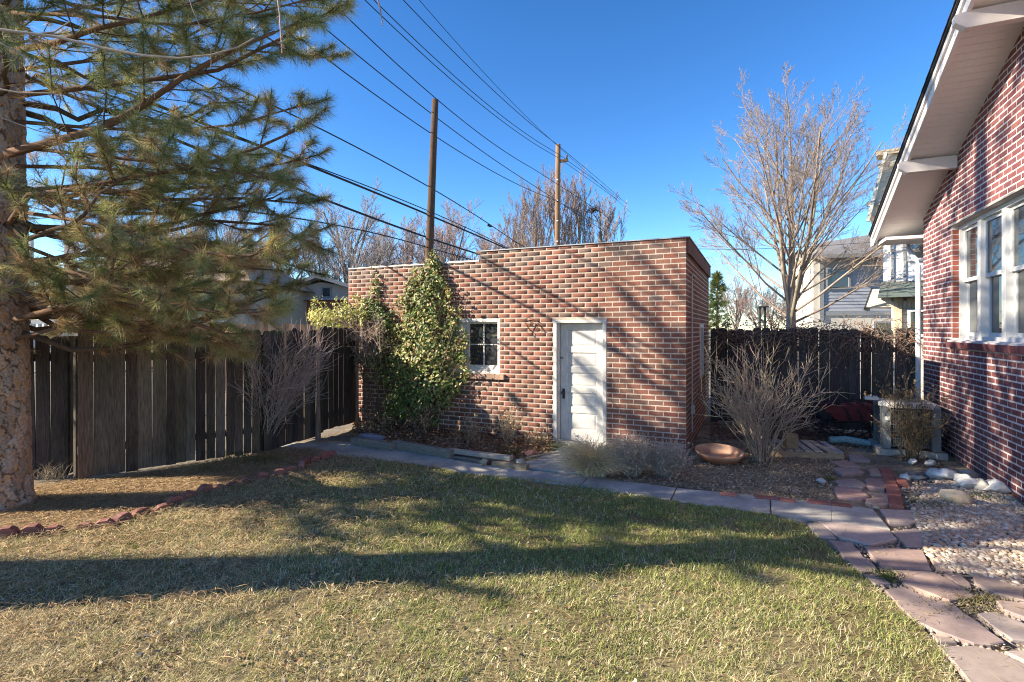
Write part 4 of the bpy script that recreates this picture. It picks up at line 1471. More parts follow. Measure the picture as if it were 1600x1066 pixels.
# plates: cellular pattern wrapped round the trunk
NC = 14
uu_, vv_ = TH / (2 * math.pi) * NC, ZZ / .23 + 1.3 * fnoise(TH * 2, ZZ * 3, 4)
uu_ = uu_ + 1.0 * (fnoise(np.cos(TH) * 3 + 9, ZZ * 5 + np.sin(TH) * 3, 2) - .5) + .6 * (fnoise(TH * 9, ZZ * 18, 22) - .5)
f1 = np.full(uu_.shape, 9.); f2 = np.full(uu_.shape, 9.); cid = np.zeros(uu_.shape)
iu, iv = np.floor(uu_), np.floor(vv_)
def h2(i, j, s):
    x = np.sin(i * 127.1 + j * 311.7 + s * 17.3) * 43758.5453
    return x - np.floor(x)
for du_ in (-1, 0, 1):
    for dv_ in (-1, 0, 1):
        ci, cj = iu + du_, iv + dv_
        wi = np.mod(ci, NC)
        px_, py_ = ci + h2(wi, cj, 1), cj + h2(wi, cj, 2)
        dd_ = np.sqrt((uu_ - px_) ** 2 + ((vv_ - py_) * .9) ** 2)
        cl_ = dd_ < f1
        f2 = np.where(cl_, f1, np.minimum(f2, dd_)); cid = np.where(cl_, h2(wi, cj, 3), cid); f1 = np.where(cl_, dd_, f1)
edge = f2 - f1
plate = np.clip((edge - .015) / .06, 0, 1)
fl_n = (.7 * fnoise(np.cos(TH) * 5 + cid * 9, ZZ * 6 + np.sin(TH) * 5, 26) + .3 * fnoise(TH * 15, ZZ * 24, 27)) * 9
fl_f = fl_n - np.floor(fl_n)
fl_line = np.clip(fl_f / .16, 0, 1)
flake = np.floor(fnoise(TH * 9 + cid * 7, ZZ * 16, 6) * 5) / 5
RR = R0 + plate ** .7 * (.010 + .008 * cid) + fl_f * .009 * plate + flake * .006 * plate + (fnoise(TH * 14, ZZ * 22, 8) - .5) * .012 + (fnoise(TH * 34, ZZ * 60, 18) - .5) * .007
V = np.stack([PB[0] + RR * np.cos(TH), PB[1] + RR * np.sin(TH), ZZ], -1).reshape(-1, 3)
nz_ = len(zs)
ii = np.arange(nz_ - 1)[:, None] * nth; jj = np.arange(nth)[None]
F = np.stack([ii + jj, ii + (jj + 1) % nth, ii + nth + (jj + 1) % nth, ii + nth + jj], -1).reshape(-1, 4)
ca = np.array([.12, .075, .052]); cb = np.array([.40, .265, .195]); cc = np.array([.44, .245, .14]); cg = np.array([.36, .285, .245])
mixv = .6 * fnoise(TH * 6 + 3, ZZ * 9, 12) + .4 * fnoise(TH * 22, ZZ * 34, 14)
dark_l = (.45 + .55 * fl_line)[..., None]
body = dark_l * np.where((flake > .55)[..., None], cc, np.where((mixv > .5)[..., None], cb, cg)) * (.8 + .4 * cid[..., None])
colr = ca + (body - ca) * np.clip(plate * 1.15, 0, 1)[..., None]
mesh_obj('trunk', V, F, M_BARK, pine, colr.reshape(-1, 3))

rr = random.Random(77)
tufts, twigs = [], []
def pine_branch(path, rads, nsub, sub_len, tdens=1.0, t0=.22, brown=.25, seed=0):
    """limb along a path with side shoots and needle tufts"""
    q = random.Random(seed)
    P = [np.array(p, float) for p in path]
    segL = [np.linalg.norm(P[i + 1] - P[i]) for i in range(len(P) - 1)]
    Lt = sum(segL)
    def pt(t):
        s = t * Lt
        for i, l in enumerate(segL):
            if s <= l or i == len(segL) - 1:
                return P[i] + (P[i + 1] - P[i]) * min(1, s / l), norm(P[i + 1] - P[i])
            s -= l
    for j in range(nsub + 1):
        last = j == nsub
        t = 1.0 if last else t0 + (1 - t0) * (j + q.random() * .7) / nsub
        p, d = pt(min(t, .999))
        if last:
            nd, L = d, sub_len * .5
        else:
            sgn = 1 if j % 2 else -1
            side = norm(np.cross(d, UP) * sgn + UP * q.uniform(-.45, .6))
            nd = norm(d * q.uniform(.6, 1.1) + side)
            L = sub_len * (1.25 - .75 * t) * q.uniform(.7, 1.2)
        ns = 4
        pp = p
        dd = nd
        for k in range(ns):
            dd = norm(dd + perp(dd, q) * q.uniform(0, .22) + UP * .07)
            p2 = pp + dd * L / ns
            twigs.append((pp, p2, .008 * (1 - k / ns * .6), .008 * (1 - (k + 1) / ns * .6), jit((.12, .085, .06), .2)))
            br = brown * (1.5 if k < 2 else .8)
            if k >= 1:
                for m_ in range(3):
                    if q.random() < .62 * tdens:
                        # short spur off the shoot
                        sd = norm(dd * q.uniform(.4, 1) + perp(dd, q) * .9 + UP * .15)
                        sl = q.uniform(.06, .26) * L
                        e = pp + (p2 - pp) * q.random() + sd * sl
                        twigs.append((p2 * .3 + pp * .7, e, .0035, .0028, jit((.13, .09, .06), .2)))
                        tufts.append((e, sd, needle_col(q, br), q.uniform(.75, 1.15)))
                if q.random() < .85 * tdens:
                    tufts.append((p2, dd, needle_col(q, br), q.uniform(.8, 1.15)))
            pp = p2
        tufts.append((pp, dd, needle_col(q, brown * .5), q.uniform(.9, 1.2)))
def needle_col(q, brown):
    u = q.random()
    if u < brown:
        return jit(q.choice([(.44, .28, .14), (.50, .34, .18), (.34, .20, .10)]), .15)
    return jit(q.choice([(.22, .255, .09), (.27, .295, .10), (.34, .33, .115), (.20, .25, .11), (.46, .41, .18)]), .15)

def limb_obj(path, rads, n=9, col=(.11, .075, .055)):
    mb = MB()
    mb.tube(path, [r_ * (.55 if path[0][2] < 4.6 else .4) for r_ in rads], n, col)
    mb.build('limb', M_LIMB, pine, smooth=True)

def curve_limb(az, z, L, sag, tipup, r0, seed, nsub, sub, tdens, brown, rise=.05):
    q = random.Random(seed)
    h = np.array([math.cos(az), math.sin(az), 0])
    if z > 3.0 and h[1] > .75:
        L *= .68
    path, rads = [], []
    n = 8
    bend = q.uniform(-.45, .45)
    hs = np.array([-h[1], h[0], 0])
    for i in range(n + 1):
        t = i / n
        zz_ = z + rise * L * t - sag * math.sin(math.pi * min(1, t * 1.05)) * .5 - sag * t * .4 + tipup * t ** 2.5
        path.append(PB + h * (.15 + L * t) + hs * bend * L * t * t * .5 + UP * zz_ + np.array([q.gauss(0, .03), q.gauss(0, .03), q.gauss(0, .045)]) * (t > 0))
        rads.append(r0 * (1 - .8 * t) + .008)
    limb_obj(path, rads)
    pine_branch(path, rads, nsub, sub, tdens, .22, brown, seed + 1)

# limbs read off the photograph
def hand(ptsY, r0, seed, nsub, sub, td=1.0, br=.25):
    path = [at(px, py, y) for px, py, y in ptsY]
    rads = [r0 * (1 - .75 * i / (len(path) - 1)) + .008 for i in range(len(path))]
    limb_obj(path, rads, col=(.15, .09, .06))
    pine_branch(path, rads, int(nsub * 1.3), sub, td * 1.1, .14, br, seed)
hand([(12, 240, 5.2), (70, 225, 5.1), (160, 200, 5.0), (215, 170, 4.95), (290, 118, 4.9), (360, 80, 4.9), (430, 50, 4.9)], .07, 501, 9, .8, 1, .12)
hand([(15, 350, 5.2), (45, 305, 5.1), (110, 297, 5.0), (200, 278, 4.95), (300, 262, 4.9), (400, 232, 4.9), (460, 205, 4.95)], .045, 502, 9, .75, .9, .15)
hand([(20, 500, 5.2), (90, 483, 5.05), (150, 468, 4.95), (230, 482, 4.9), (300, 505, 4.9), (350, 520, 4.9)], .05, 503, 6, .5, 1.0, .45)
hand([(20, 80, 5.2), (90, 66, 5.0), (150, 45, 4.9), (220, 30, 4.8), (300, 5, 4.8)], .05, 504, 8, .9, 1, .2)
hand([(20, 430, 5.3), (120, 400, 5.5), (220, 372, 5.7), (330, 345, 5.8), (430, 352, 5.9), (470, 372, 5.9)], .04, 505, 10, .8, .82, .35)
hand([(20, 455, 5.3), (120, 440, 5.6), (230, 430, 5.9), (330, 415, 6.1), (420, 395, 6.3), (470, 370, 6.4)], .04, 506, 10, .8, .82, .3)
hand([(15, 150, 5.2), (110, 140, 5.2), (230, 125, 5.2), (340, 110, 5.2), (440, 60, 5.2), (490, 30, 5.2)], .045, 507, 10, .85, 1, .12)
hand([(25, 530, 5.3), (80, 515, 5.2), (180, 520, 5.1), (270, 518, 5.1), (330, 530, 5.1)], .03, 508, 6, .5, .82, .5)
hand([(20, 420, 5.2), (110, 398, 5.3), (230, 400, 5.2), (330, 408, 5.1), (400, 420, 5.1)], .035, 509, 9, .7, .82, .45)
hand([(20, 300, 5.3), (130, 290, 5.6), (260, 312, 5.9), (380, 310, 6.1), (470, 318, 6.2)], .04, 510, 10, .7, 1, .2)
hand([(20, 20, 5.2), (150, 25, 5.1), (280, 40, 5.0), (400, 20, 5.0), (480, 0, 5.0)], .04, 511, 9, .8, 1, .15)
hand([(25, 400, 5.3), (110, 425, 5.0), (200, 455, 4.8), (280, 478, 4.7), (350, 490, 4.65), (400, 488, 4.6)], .03, 512, 12, .62, .82, .42)
hand([(25, 440, 5.3), (100, 470, 5.3), (190, 500, 5.2), (270, 522, 5.1), (340, 535, 5.1)], .025, 513, 10, .5, .82, .5)
hand([(25, 380, 5.4), (130, 420, 5.8), (250, 450, 6.2), (350, 460, 6.4), (430, 450, 6.5)], .03, 514, 13, .7, .82, .35)
hand([(25, 330, 5.3), (120, 345, 5.0), (220, 372, 4.8), (310, 395, 4.7), (390, 400, 4.6), (440, 385, 4.6)], .03, 515, 13, .65, .82, .35)
hand([(25, 260, 5.4), (140, 262, 5.7), (260, 272, 6.0), (380, 268, 6.2), (470, 250, 6.3)], .03, 516, 13, .7, .85, .2)
hand([(25, 190, 5.4), (140, 200, 5.7), (260, 205, 6.0), (370, 195, 6.2), (470, 165, 6.3)], .03, 517, 13, .7, .85, .15)
hand([(25, 110, 5.4), (140, 95, 5.7), (260, 90, 6.0), (380, 78, 6.1), (500, 90, 6.2)], .03, 518, 13, .7, .85, .1)
hand([(25, 30, 5.4), (140, 10, 5.7), (260, -5, 6.0), (380, 5, 6.1), (500, 12, 6.2)], .03, 519, 13, .7, .85, .1)
hand([(25, 230, 5.3), (120, 240, 5.0), (230, 252, 4.8), (330, 262, 4.6), (420, 280, 4.5)], .028, 520, 12, .6, .85, .25)
hand([(25, 410, 5.4), (150, 395, 6.0), (290, 385, 6.6), (400, 395, 7.0), (470, 420, 7.2)], .03, 521, 12, .75, .82, .3)
hand([(25, 470, 5.4), (110, 495, 5.6), (210, 515, 5.8), (300, 528, 5.9), (360, 545, 5.9)], .022, 522, 10, .5, .82, .45)
# whorls all round
lev = 1.95
k = 0
while lev < 10.6:
    nb_ = 5 if lev < 3.2 else 4
    for j in range(nb_):
        az = (k * 2.399 + j * 6.283 / nb_ + rr.uniform(-.25, .25)) % 6.283
        Lmax = 2.75 if lev < 6.5 else 2.75 * max(.35, 1 - (lev - 6.5) / 6.5)
        toward_cam = math.sin(az) < -.35
        L = Lmax * rr.uniform(.72, 1.0) * (.70 if toward_cam else 1)
        low = lev < 3.2
        sunny = math.cos(az) < -.4 and lev > 2.3
        curve_limb(az, lev + rr.uniform(-.3, .3), L, .30 if low else .2, .35, .035 + .008 * L, 900 + k * 10 + j,
                   8 if lev < 5.6 else 8, .78 if lev < 5.6 else .85, ((1.0 if lev < 3.2 else .72 if lev < 4 else .46) if lev < 5.6 else .50) * (.6 if sunny else 1), .38 if low else .18, .02 if low else .12)
    lev += .40 if lev < 5.6 else .62
    k += 1
qq = random.Random(55)
for k in range(18):  # extra low limbs, added to deepen the shade over bed and lawn
    curve_limb(qq.uniform(.45, 3.5), qq.uniform(1.5, 3.4), qq.uniform(2.0, 2.8), .28, .3, .05, 3000 + k, 8, .8, .95, .3, .04)
V, F, C = segs_mesh(twigs, 4)
mesh_obj('twigs', V, F, M_LIMB, pine, C)
V, F, C = needle_mesh(tufts, 66, .16, .0034, (.12, 1.3), 3, .18)
mesh_obj('crown', V, F, M_NEEDLE, pine, C)
print('pine tufts', len(tufts))

# --- the bare tree standing left of the camera; only its outer twigs hang into the picture
TB = np.array([-6.4, 3.45, 0.0])
lt = empty('bare_shade_tree', TB, 'bare deciduous tree whose long pale twigs hang across the top of the pine', 'tree')
mb = MB()
mb.tube([TB + UP * -.1, TB + UP * .35, TB + UP * 1.0, TB + UP * 1.7, TB + UP * 2.4, TB + UP * 3.4, TB + np.array([.1, .1, 4.6]), TB + np.array([.1, .2, 6.0])],
        [.62, .50, .44, .36, .27, .22, .18, .12], 16, (.22, .17, .13))
mb.build('trunk', M_LIMB, lt, smooth=True)
S = [[] for _ in range(4)]
q = random.Random(91)
for k in range(8):
    a = q.uniform(0, 6.28)
    tl = q.uniform(.5, .95)
    grow(S, TB + UP * q.uniform(3.6, 6.0), np.array([math.cos(a) * math.sin(tl), math.sin(a) * math.sin(tl), math.cos(tl)]), 2.6, .07, 2, q, .2, (.4, .8), (4, 5), .55, .14, (.25, .19, .15), None, .006)
long1 = [TB + UP * 3.9, np.array([-4.6, 3.2, 3.75]), at(-10, 45, 3.0), at(90, 58, 3.0), at(160, 75, 3.0), at(225, 87, 2.98), at(280, 91, 2.96), at(330, 86, 2.95), at(372, 74, 2.94), at(397, 60, 2.94)]
mb = MB()
mb.tube(long1, [.045, .025, .009, .0085, .008, .007, .006, .005, .0045, .004], 8, (.30, .245, .20))
for pts, r in (([at(60, 53, 3.0), at(85, 50, 3.02), at(110, 33, 3.04)], .005),
               ([at(-8, 62, 2.9), at(45, 92, 2.9), at(80, 118, 2.9), at(130, 130, 2.9)], .005),
               ([at(-8, 138, 2.9), at(30, 145, 2.9), at(85, 146, 2.9)], .005),
               ([at(-10, 180, 2.9), at(60, 205, 2.9), at(110, 214, 2.9)], .0035)):
    mb.tube(pts, [r, r * .8] + [r * .6] * (len(pts) - 2), 6, (.28, .22, .18))
mb.build('twig', M_TWIG, lt)
up1 = np.array([-1.2, 2.7, 4.1])
mb = MB()
mb.tube([TB + UP * 4.5, np.array([-4.0, 2.9, 5.2]), np.array([-2.2, 2.7, 4.9]), up1 + UP * .3, np.array([-.6, 2.75, 3.85])], [.05, .035, .02, .012, .008], 8, (.3, .24, .2))
a_, b_ = np.array([-1.27, 2.7, 4.2]), np.array([-.68, 2.74, 3.9])
mb.tube([a_, at(432, -15, 2.75), at(437, 20, 2.76), at(439, 55, 2.77), at(441, 84, 2.78)], [.007, .0055, .0045, .004, .003], 6, (.34, .26, .22))
mb.tube([b_, at(588, -10, 2.75), at(594, 14, 2.75), at(598, 40, 2.75)], [.007, .005, .004, .003], 6, (.30, .22, .18))
mb.tube([at(294, -10, 2.8), at(300, 12, 2.8), at(312, 40, 2.8), at(330, 75, 2.8), at(330, 108, 2.8)], [.003, .003, .0025, .002, .002], 6, (.22, .17, .14))
for k in range(16):
    t = R.random(); p = at(436 + 5 * t, 84 * t, 2.77)
    mb.tube([p, p + np.array([R.uniform(-.02, .02), 0, -.012])], [.004, .002], 5, (.36, .27, .22))
mb.build('twig', M_TWIG, lt)
V, F, C = segs_mesh(S[2], 7); mesh_obj('limbs', V, F, M_LIMB, lt, C, smooth=True)
V, F, C = segs_mesh(S[0] + S[1], 4); mesh_obj('crown', V, F, M_TWIG, lt, C)

# ================================================================== SHRUBS, VINES
def shrub(name, base, label, h, spread, n, col, seed, lean=(0, 0), side=5, r=.006, cat='shrub', leaf=None, nleaf=0, curl=.3, leafs=.03):
    q = random.Random(seed)
    base = np.array(base, float)
    root = empty(name, base, label, cat)
    S, lv = [], []
    for k in range(n):
        a = q.uniform(0, 6.283)
        rad = spread * math.sqrt(q.random())
        hh = h * q.uniform(.55, 1.0) * (1 - .25 * rad / spread)
        p0 = base + np.array([math.cos(a), math.sin(a), 0]) * q.uniform(0, .1)
        end = base + np.array([math.cos(a) * rad + lean[0] * hh, math.sin(a) * rad + lean[1] * hh, hh])
        mid = p0 * .5 + end * .5 + np.array([math.cos(a), math.sin(a), 0]) * rad * -curl * q.uniform(-.1, 1.0) + UP * hh * .12
        c = jit(col, .25)
        pts = [p0 * (1 - t) ** 2 + mid * 2 * t * (1 - t) + end * t * t + np.array([q.gauss(0, .02), q.gauss(0, .02), q.gauss(0, .018)]) * (t > 0) for t in np.linspace(0, 1, 7)]
        rk = r * q.uniform(.7, 1.5)
        for i in range(6):
            S.append((pts[i], pts[i + 1], rk * (1 - .13 * i), rk * (1 - .13 * (i + 1)), c))
        for j in range(q.randint(max(0, side - 2), side + 2)):
            t = q.uniform(.3, 1)
            i = min(5, int(t * 6))
            s = pts[i] + (pts[i + 1] - pts[i]) * (t * 6 - i)
            d = norm(norm(pts[i + 1] - pts[i]) + perp(norm(pts[i + 1] - pts[i]), q) * q.uniform(.4, .9))
            L = h * q.uniform(.07, .26)
            e1 = s + d * L * .5
            e2 = e1 + norm(d + perp(d, q) * .3 + UP * .15) * L * .5
            S.append((s, e1, rk * .55, rk * .42, c)); S.append((e1, e2, rk * .42, rk * .25, c))
            lv.append((e1, d)); lv.append((e2, d))
            if q.random() < .6:
                d2 = norm(d + perp(d, q) * .8)
                e3 = e1 + d2 * L * .4
                S.append((e1, e3, rk * .35, rk * .2, c)); lv.append((e3, d2))
    V, F, C = segs_mesh(S, 4)
    mesh_obj('stems', V, F, M_TWIG, root, C)
    if leaf and nleaf:
        V, F, C = leaf_mesh([(lv[q.randrange(len(lv))][0] + np.array([q.gauss(0, .02)] * 3), perp(UP, q) + UP * q.uniform(-.6, .6), jit(q.choice(leaf), .2), leafs * q.uniform(.6, 1.3)) for _ in range(nleaf)], seed)
        mesh_obj('leaves', V, F, M_LEAF, root, C)
    return root

def leaf_mesh(Lv, seed=0):
    """Lv: (pos, normal-ish, colour, size): folded diamonds of four triangles"""
    rg = np.random.default_rng(seed)
    P = np.array([l[0] for l in Lv]); Nn = np.array([norm(l[1]) for l in Lv]); C = np.array([l[2] for l in Lv]); Sz = np.array([l[3] for l in Lv])
    n = len(P)
    a = np.cross(Nn, rg.normal(size=(n, 3)))
    a /= np.linalg.norm(a, axis=1, keepdims=True) + 1e-9
    b = np.cross(Nn, a)
    s = Sz[:, None]
    V = np.stack([P - a * s, P + b * s * .5 + Nn * s * .2 - a * s * .1, P + a * s - Nn * s * .15, P - b * s * .5 + Nn * s * .2 - a * s * .1], 1)
    F = np.array([[0, 2, 1], [0, 3, 2]])
    F = (np.arange(n)[:, None, None] * 4 + F[None]).reshape(-1, 3)
    return V.reshape(-1, 3), F, np.repeat(C, 4, 0)

shrub('bare_shrub', G(1192, 722), 'large pale many-stemmed bare shrub beside the terracotta saucer', 1.78, .82, 66, (.34, .265, .20), 5, side=9, r=.0080)
shrub('bare_shrub', G(408, 703), 'grey-purple bare shrub leaning over the dark board fence', 2.02, .62, 110, (.40, .315, .285), 6, lean=(.24, -.02), side=9, r=.0068)
shrub('dry_shrub', G(1432, 722) + np.array([0, .1, 0]), 'tangled dry shrub with withered tan leaves in front of the air conditioner', 1.15, .42, 50, (.20, .14, .085), 7, side=7, r=.0045,
      leaf=[(.30, .22, .10), (.22, .15, .07), (.16, .13, .05)], nleaf=900, leafs=.018)
shrub('dry_shrub', G(1395, 706) + np.array([.05, .1, 0]), 'thin arching dry stems left of the air conditioner corner', 1.5, .5, 9, (.24, .18, .11), 8, lean=(.1, 0), side=8, r=.004,
      leaf=[(.40, .30, .12), (.30, .22, .10)], nleaf=160, leafs=.018)
# ornamental grass clump by the door
gb_ = G(925, 742)
og = empty('ornamental_grass', gb_, 'straw coloured clump of ornamental grass at the door', 'grass clump')
S = []
q = random.Random(3)
for k in range(1300):
    a = q.uniform(0, 6.28); L = q.uniform(.36, .68); tl = q.uniform(.05, .95)
    p = gb_ + np.array([q.gauss(0, .05), q.gauss(0, .05), 0])
    d = np.array([math.cos(a) * math.sin(tl), math.sin(a) * math.sin(tl), math.cos(tl)])
    c = jit(q.choice([(.80, .62, .37), (.72, .54, .31), (.86, .70, .45)]), .15)
    for i in range(5):
        p2 = p + d * L / 5
        S.append((p, p2, .0042 * (1 - i / 6), .0042 * (1 - (i + 1) / 6), c))
        p = p2; d = norm(d + np.array([math.cos(a) * .18, math.sin(a) * .18, -.30 * (i + 1) / 3]))
        if p[2] < .02: break
V, F, C = segs_mesh(S, 3)
mesh_obj('blades', V, F, M_LITTER, og, C)
# lavender-like mound: two plants
for (px, py, h, sp, n, lab, sd) in ((988, 744, .54, .30, 170, 'grey-brown twiggy mound next to the straw grass clump', 15), (1040, 745, .50, .28, 150, 'grey-brown twiggy mound at the garage corner', 16)):
    shrub('dry_lavender', G(px, py), lab, h, sp, n, (.42, .34, .275), sd, side=9, r=.0036, leaf=[(.48, .42, .355), (.40, .34, .28), (.54, .47, .38)], nleaf=1500, leafs=.014, curl=-.1)
# dry stalks along the planter
for (px, py, h, sp, n, lab, sd, cc_) in ((795, 697, .72, .25, 34, 'pale dry stalks against the bricks left of the door', 25, (.40, .31, .2)), (735, 697, .5, .3, 26, 'brown dry weeds under the white window', 26, (.26, .19, .13)),
                                         (840, 700, .36, .22, 24, 'short dry weeds beside the door frame', 27, (.36, .28, .18)), (660, 690, .7, .3, 18, 'dark leggy stems under the green vine', 28, (.15, .11, .08)),
                                         (590, 684, .42, .3, 22, 'dark dry weeds behind the blue-grey rock', 29, (.14, .11, .085))):
    shrub('dry_weeds', G(px, py), lab, h, sp, n, cc_, sd, side=5, r=.0032, cat='weeds', leaf=[(.34, .24, .14), (.26, .17, .10), (.42, .33, .2)], nleaf=170, leafs=.022)

# --- evergreen vine on the garage
vr = empty('evergreen_vine', wall_pt(650, 690) * [1, 1, 0], 'yellow-green evergreen vine climbing the garage wall beside the window', 'vine')
q = random.Random(12)
def vine_leaves(blobs, pal, seed, size=.034):
    q = random.Random(seed)
    out = []
    for (px, py, rx, ry, dep, n, yl) in blobs:
        for k in range(int(n * 1.35)):
            while True:
                x, y, z = q.uniform(-1, 1), q.uniform(-1, 1), q.uniform(0, 1)
                rho = x * x + y * y + z * z
                if rho < 1 and (rho > .35 or q.random() < .35):
                    break
            rag = 1 + .22 * math.sin(x * 9 + py) * math.cos(y * 8 + px)
            p = wall_pt(px + x * rx * rag, py + y * ry * rag, .025 + z * dep)
            nn = norm(nF * (z + .35) + (-T) * (-x) * .8 + UP * (-y * .7 + .5) + np.array([q.gauss(0, .45), q.gauss(0, .45), q.gauss(0, .45)]))
            c = q.choice(pal[1] if q.random() < yl else pal[0])
            out.append((p, nn, jit(c, .2), size * q.uniform(.65, 1.25)))
    return out
PALV = ([(.10, .17, .05), (.13, .21, .055), (.17, .24, .06), (.08, .145, .055), (.22, .27, .09)], [(.38, .36, .11), (.42, .36, .12), (.32, .33, .10), (.42, .30, .15), (.48, .42, .22)])
main_blobs = [(677, 408, 11, 16, .10, 170, .6), (672, 436, 24, 28, .15, 420, .45), (664, 472, 38, 40, .20, 850, .4), (657, 520, 46, 42, .28, 950, .55), (650, 562, 60, 42, .34, 1150, .5),
              (655, 605, 60, 42, .38, 1250, .3), (642, 632, 40, 28, .28, 650, .1), (694, 548, 24, 40, .16, 420, .3), (704, 512, 13, 24, .12, 150, .35), (625, 640, 22, 20, .22, 200, .05), (612, 575, 22, 30, .2, 300, .35),
              (714, 548, 12, 30, .12, 140, .35), (708, 600, 14, 22, .16, 110, .25), (640, 500, 14, 60, .1, 150, .5), (668, 660, 18, 14, .15, 90, .05)]
qs = random.Random(8)
sprigs = []
for k in range(75):
    t = qs.random(); py = 425 + 225 * t
    half = 18 + 52 * math.sin(min(1, t * 1.15) * 1.75) if t < .8 else 40
    sd = qs.choice((-1, 1))
    px = 668 - 22 * t + sd * half * qs.uniform(.85, 1.22)
    sprigs.append((min(px, 728), py, qs.uniform(4, 9), qs.uniform(6, 13), qs.uniform(.08, .38), 11, .6))
main_blobs = main_blobs + sprigs
V, F, C = leaf_mesh(vine_leaves(main_blobs, PALV, 41), 41)
mesh_obj('leaves', V, F, M_LEAF, vr, C)
S = []
for k in range(70):
    p = wall_pt(q.uniform(625, 665), q.uniform(670, 690), q.uniform(.02, .15)); p[2] = 0
    tgt = main_blobs[q.randrange(len(main_blobs))]
    e = wall_pt(tgt[0] + q.uniform(-1, 1) * tgt[2] * .8, tgt[1] + q.uniform(-1, 1) * tgt[3] * .8, tgt[4] * q.uniform(.2, 1.05))
    pts = [p + (e - p) * t + np.array([q.gauss(0, .03), q.gauss(0, .03), 0]) * (0 < t < 1) + UP * .1 * math.sin(t * 3.1) for t in np.linspace(0, 1, 6)]
    for i in range(5):
        S.append((pts[i], pts[i + 1], .011 - .0016 * i, .0094 - .0016 * i, jit((.16, .115, .08), .2)))
V, F, C = segs_mesh(S, 5); mesh_obj('stems', V, F, M_TWIG, vr, C)

v2 = empty('evergreen_vine', wall_pt(590, 690) * [1, 1, 0], 'smaller dark green vine lobe at the left end of the garage wall', 'vine')
V, F, C = leaf_mesh(vine_leaves([(592, 500, 22, 26, .16, 420, .15), (585, 452, 9, 34, .07, 110, .4), (578, 485, 20, 20, .16, 260, .25), (588, 555, 18, 20, .2, 150, .1), (572, 560, 20, 16, .25, 160, .1)], PALV, 43), 43)
mesh_obj('leaves', V, F, M_LEAF, v2, C)
S = []
for k in range(6):
    p = wall_pt(q.uniform(585, 610), 680, q.uniform(.02, .08)); p[2] = 0
    e = wall_pt(q.uniform(575, 605), q.uniform(440, 540), .06)
    pts = [p + (e - p) * t + np.array([q.gauss(0, .02), q.gauss(0, .02), 0]) * (0 < t < 1) for t in np.linspace(0, 1, 6)]
    for i in range(5): S.append((pts[i], pts[i + 1], .010 - .0014 * i, .009 - .0014 * i, jit((.16, .115, .08), .2)))
V, F, C = segs_mesh(S, 5); mesh_obj('stems', V, F, M_TWIG, v2, C)

v3 = empty('yellow_shrub', G(535, 668) + np.array([0, .3, 0]), 'bright yellow-leaved bush spilling over the wooden gate', 'shrub')
PALY = ([(.32, .34, .08), (.22, .28, .07), (.16, .22, .06)], [(.52, .48, .11), (.58, .50, .15), (.44, .43, .10)])
yb = [(505, 497, 24, 16, .5, 380, .75), (538, 490, 24, 15, .45, 330, .6), (488, 492, 9, 9, .5, 80, .8), (562, 494, 16, 16, .35, 190, .4), (520, 510, 24, 7, .5, 90, .5)]
for k in range(40):
    yb.append((qs.uniform(480, 575), qs.uniform(466, 512) - 4, qs.uniform(3, 6), qs.uniform(6, 15), qs.uniform(.2, .6), 12, .75))
V, F, C = leaf_mesh(vine_leaves(yb, PALY, 44, .028), 44)
mesh_obj('leaves', V, F, M_LEAF, v3, C)
S = []
for k in range(110):
    e = wall_pt(q.uniform(525, 600), q.uniform(480, 565), q.uniform(.05, .5))
    s0 = wall_pt(q.uniform(555, 600), q.uniform(500, 580), q.uniform(.02, .3))
    m_ = (e + s0) / 2 + np.array([q.gauss(0, .1), q.gauss(0, .1), q.gauss(0, .12)])
    c = jit((.36, .28, .23), .25)
    S.append((s0, m_, .006, .005, c)); S.append((m_, e, .005, .003, c))
    for j in range(3):
        e2 = e + np.array([q.gauss(0, .09), q.gauss(0, .09), q.gauss(0, .09)])
        S.append((e, e2, .003, .0015, c))
for k in range(8):
    p = wall_pt(q.uniform(560, 600), 680, q.uniform(.05, .2)); p[2] = 0
    e = wall_pt(q.uniform(540, 590), q.uniform(500, 560), q.uniform(.1, .35))
    S.append((p, (p + e) / 2 + np.array([q.gauss(0, .05), 0, 0]), .012, .010, (.17, .12, .09))); S.append(((p + e) / 2, e, .010, .006, (.17, .12, .09)))
V, F, C = segs_mesh(S, 4); mesh_obj('stems', V, F, M_TWIG, v3, C)['kind'] = 'stuff'

# --- dry vine sprawled over the right fence
dv = empty('dry_vine', (fE + fF) / 2, 'dry red-brown vine sprawled along the top of the right fence', 'vine')
S, lv = [], []
fd = norm(fF - fE); fL = np.linalg.norm(fF - fE); fn_ = np.array([fd[1], -fd[0], 0])
for k in range(430):
    u = q.uniform(0, fL)
    p = fE + fd * u + fn_ * q.uniform(-.16, .18) + UP * (1.72 + q.gauss(.0, .13))
    c = jit(q.choice([(.17, .115, .09), (.22, .15, .12), (.28, .20, .155)]), .25)
    d = norm(np.array([q.gauss(0, 1), q.gauss(0, .5), q.gauss(-.05, .5)]))
    for i in range(4):
        p2 = p + d * .085
        S.append((p, p2, .0055, .0045, c)); p = p2
        d = norm(d + np.array([q.gauss(0, .5), q.gauss(0, .5), q.gauss(-.15, .4)]))
    lv.append((p, d))
for k in range(90):
    u = q.uniform(0, fL) ** 1
    p = fE + fd * u + fn_ * .05 + UP * 1.7
    for i in range(5):
        p2 = p + np.array([q.gauss(0, .06), q.gauss(0, .03), -q.uniform(.05, .16)])
        S.append((p, p2, .004, .0035, jit((.18, .125, .095), .25))); p = p2
    lv.append((p, UP))
V, F, C = segs_mesh(S, 4); mesh_obj('stems', V, F, M_TWIG, dv, C)
L_ = []
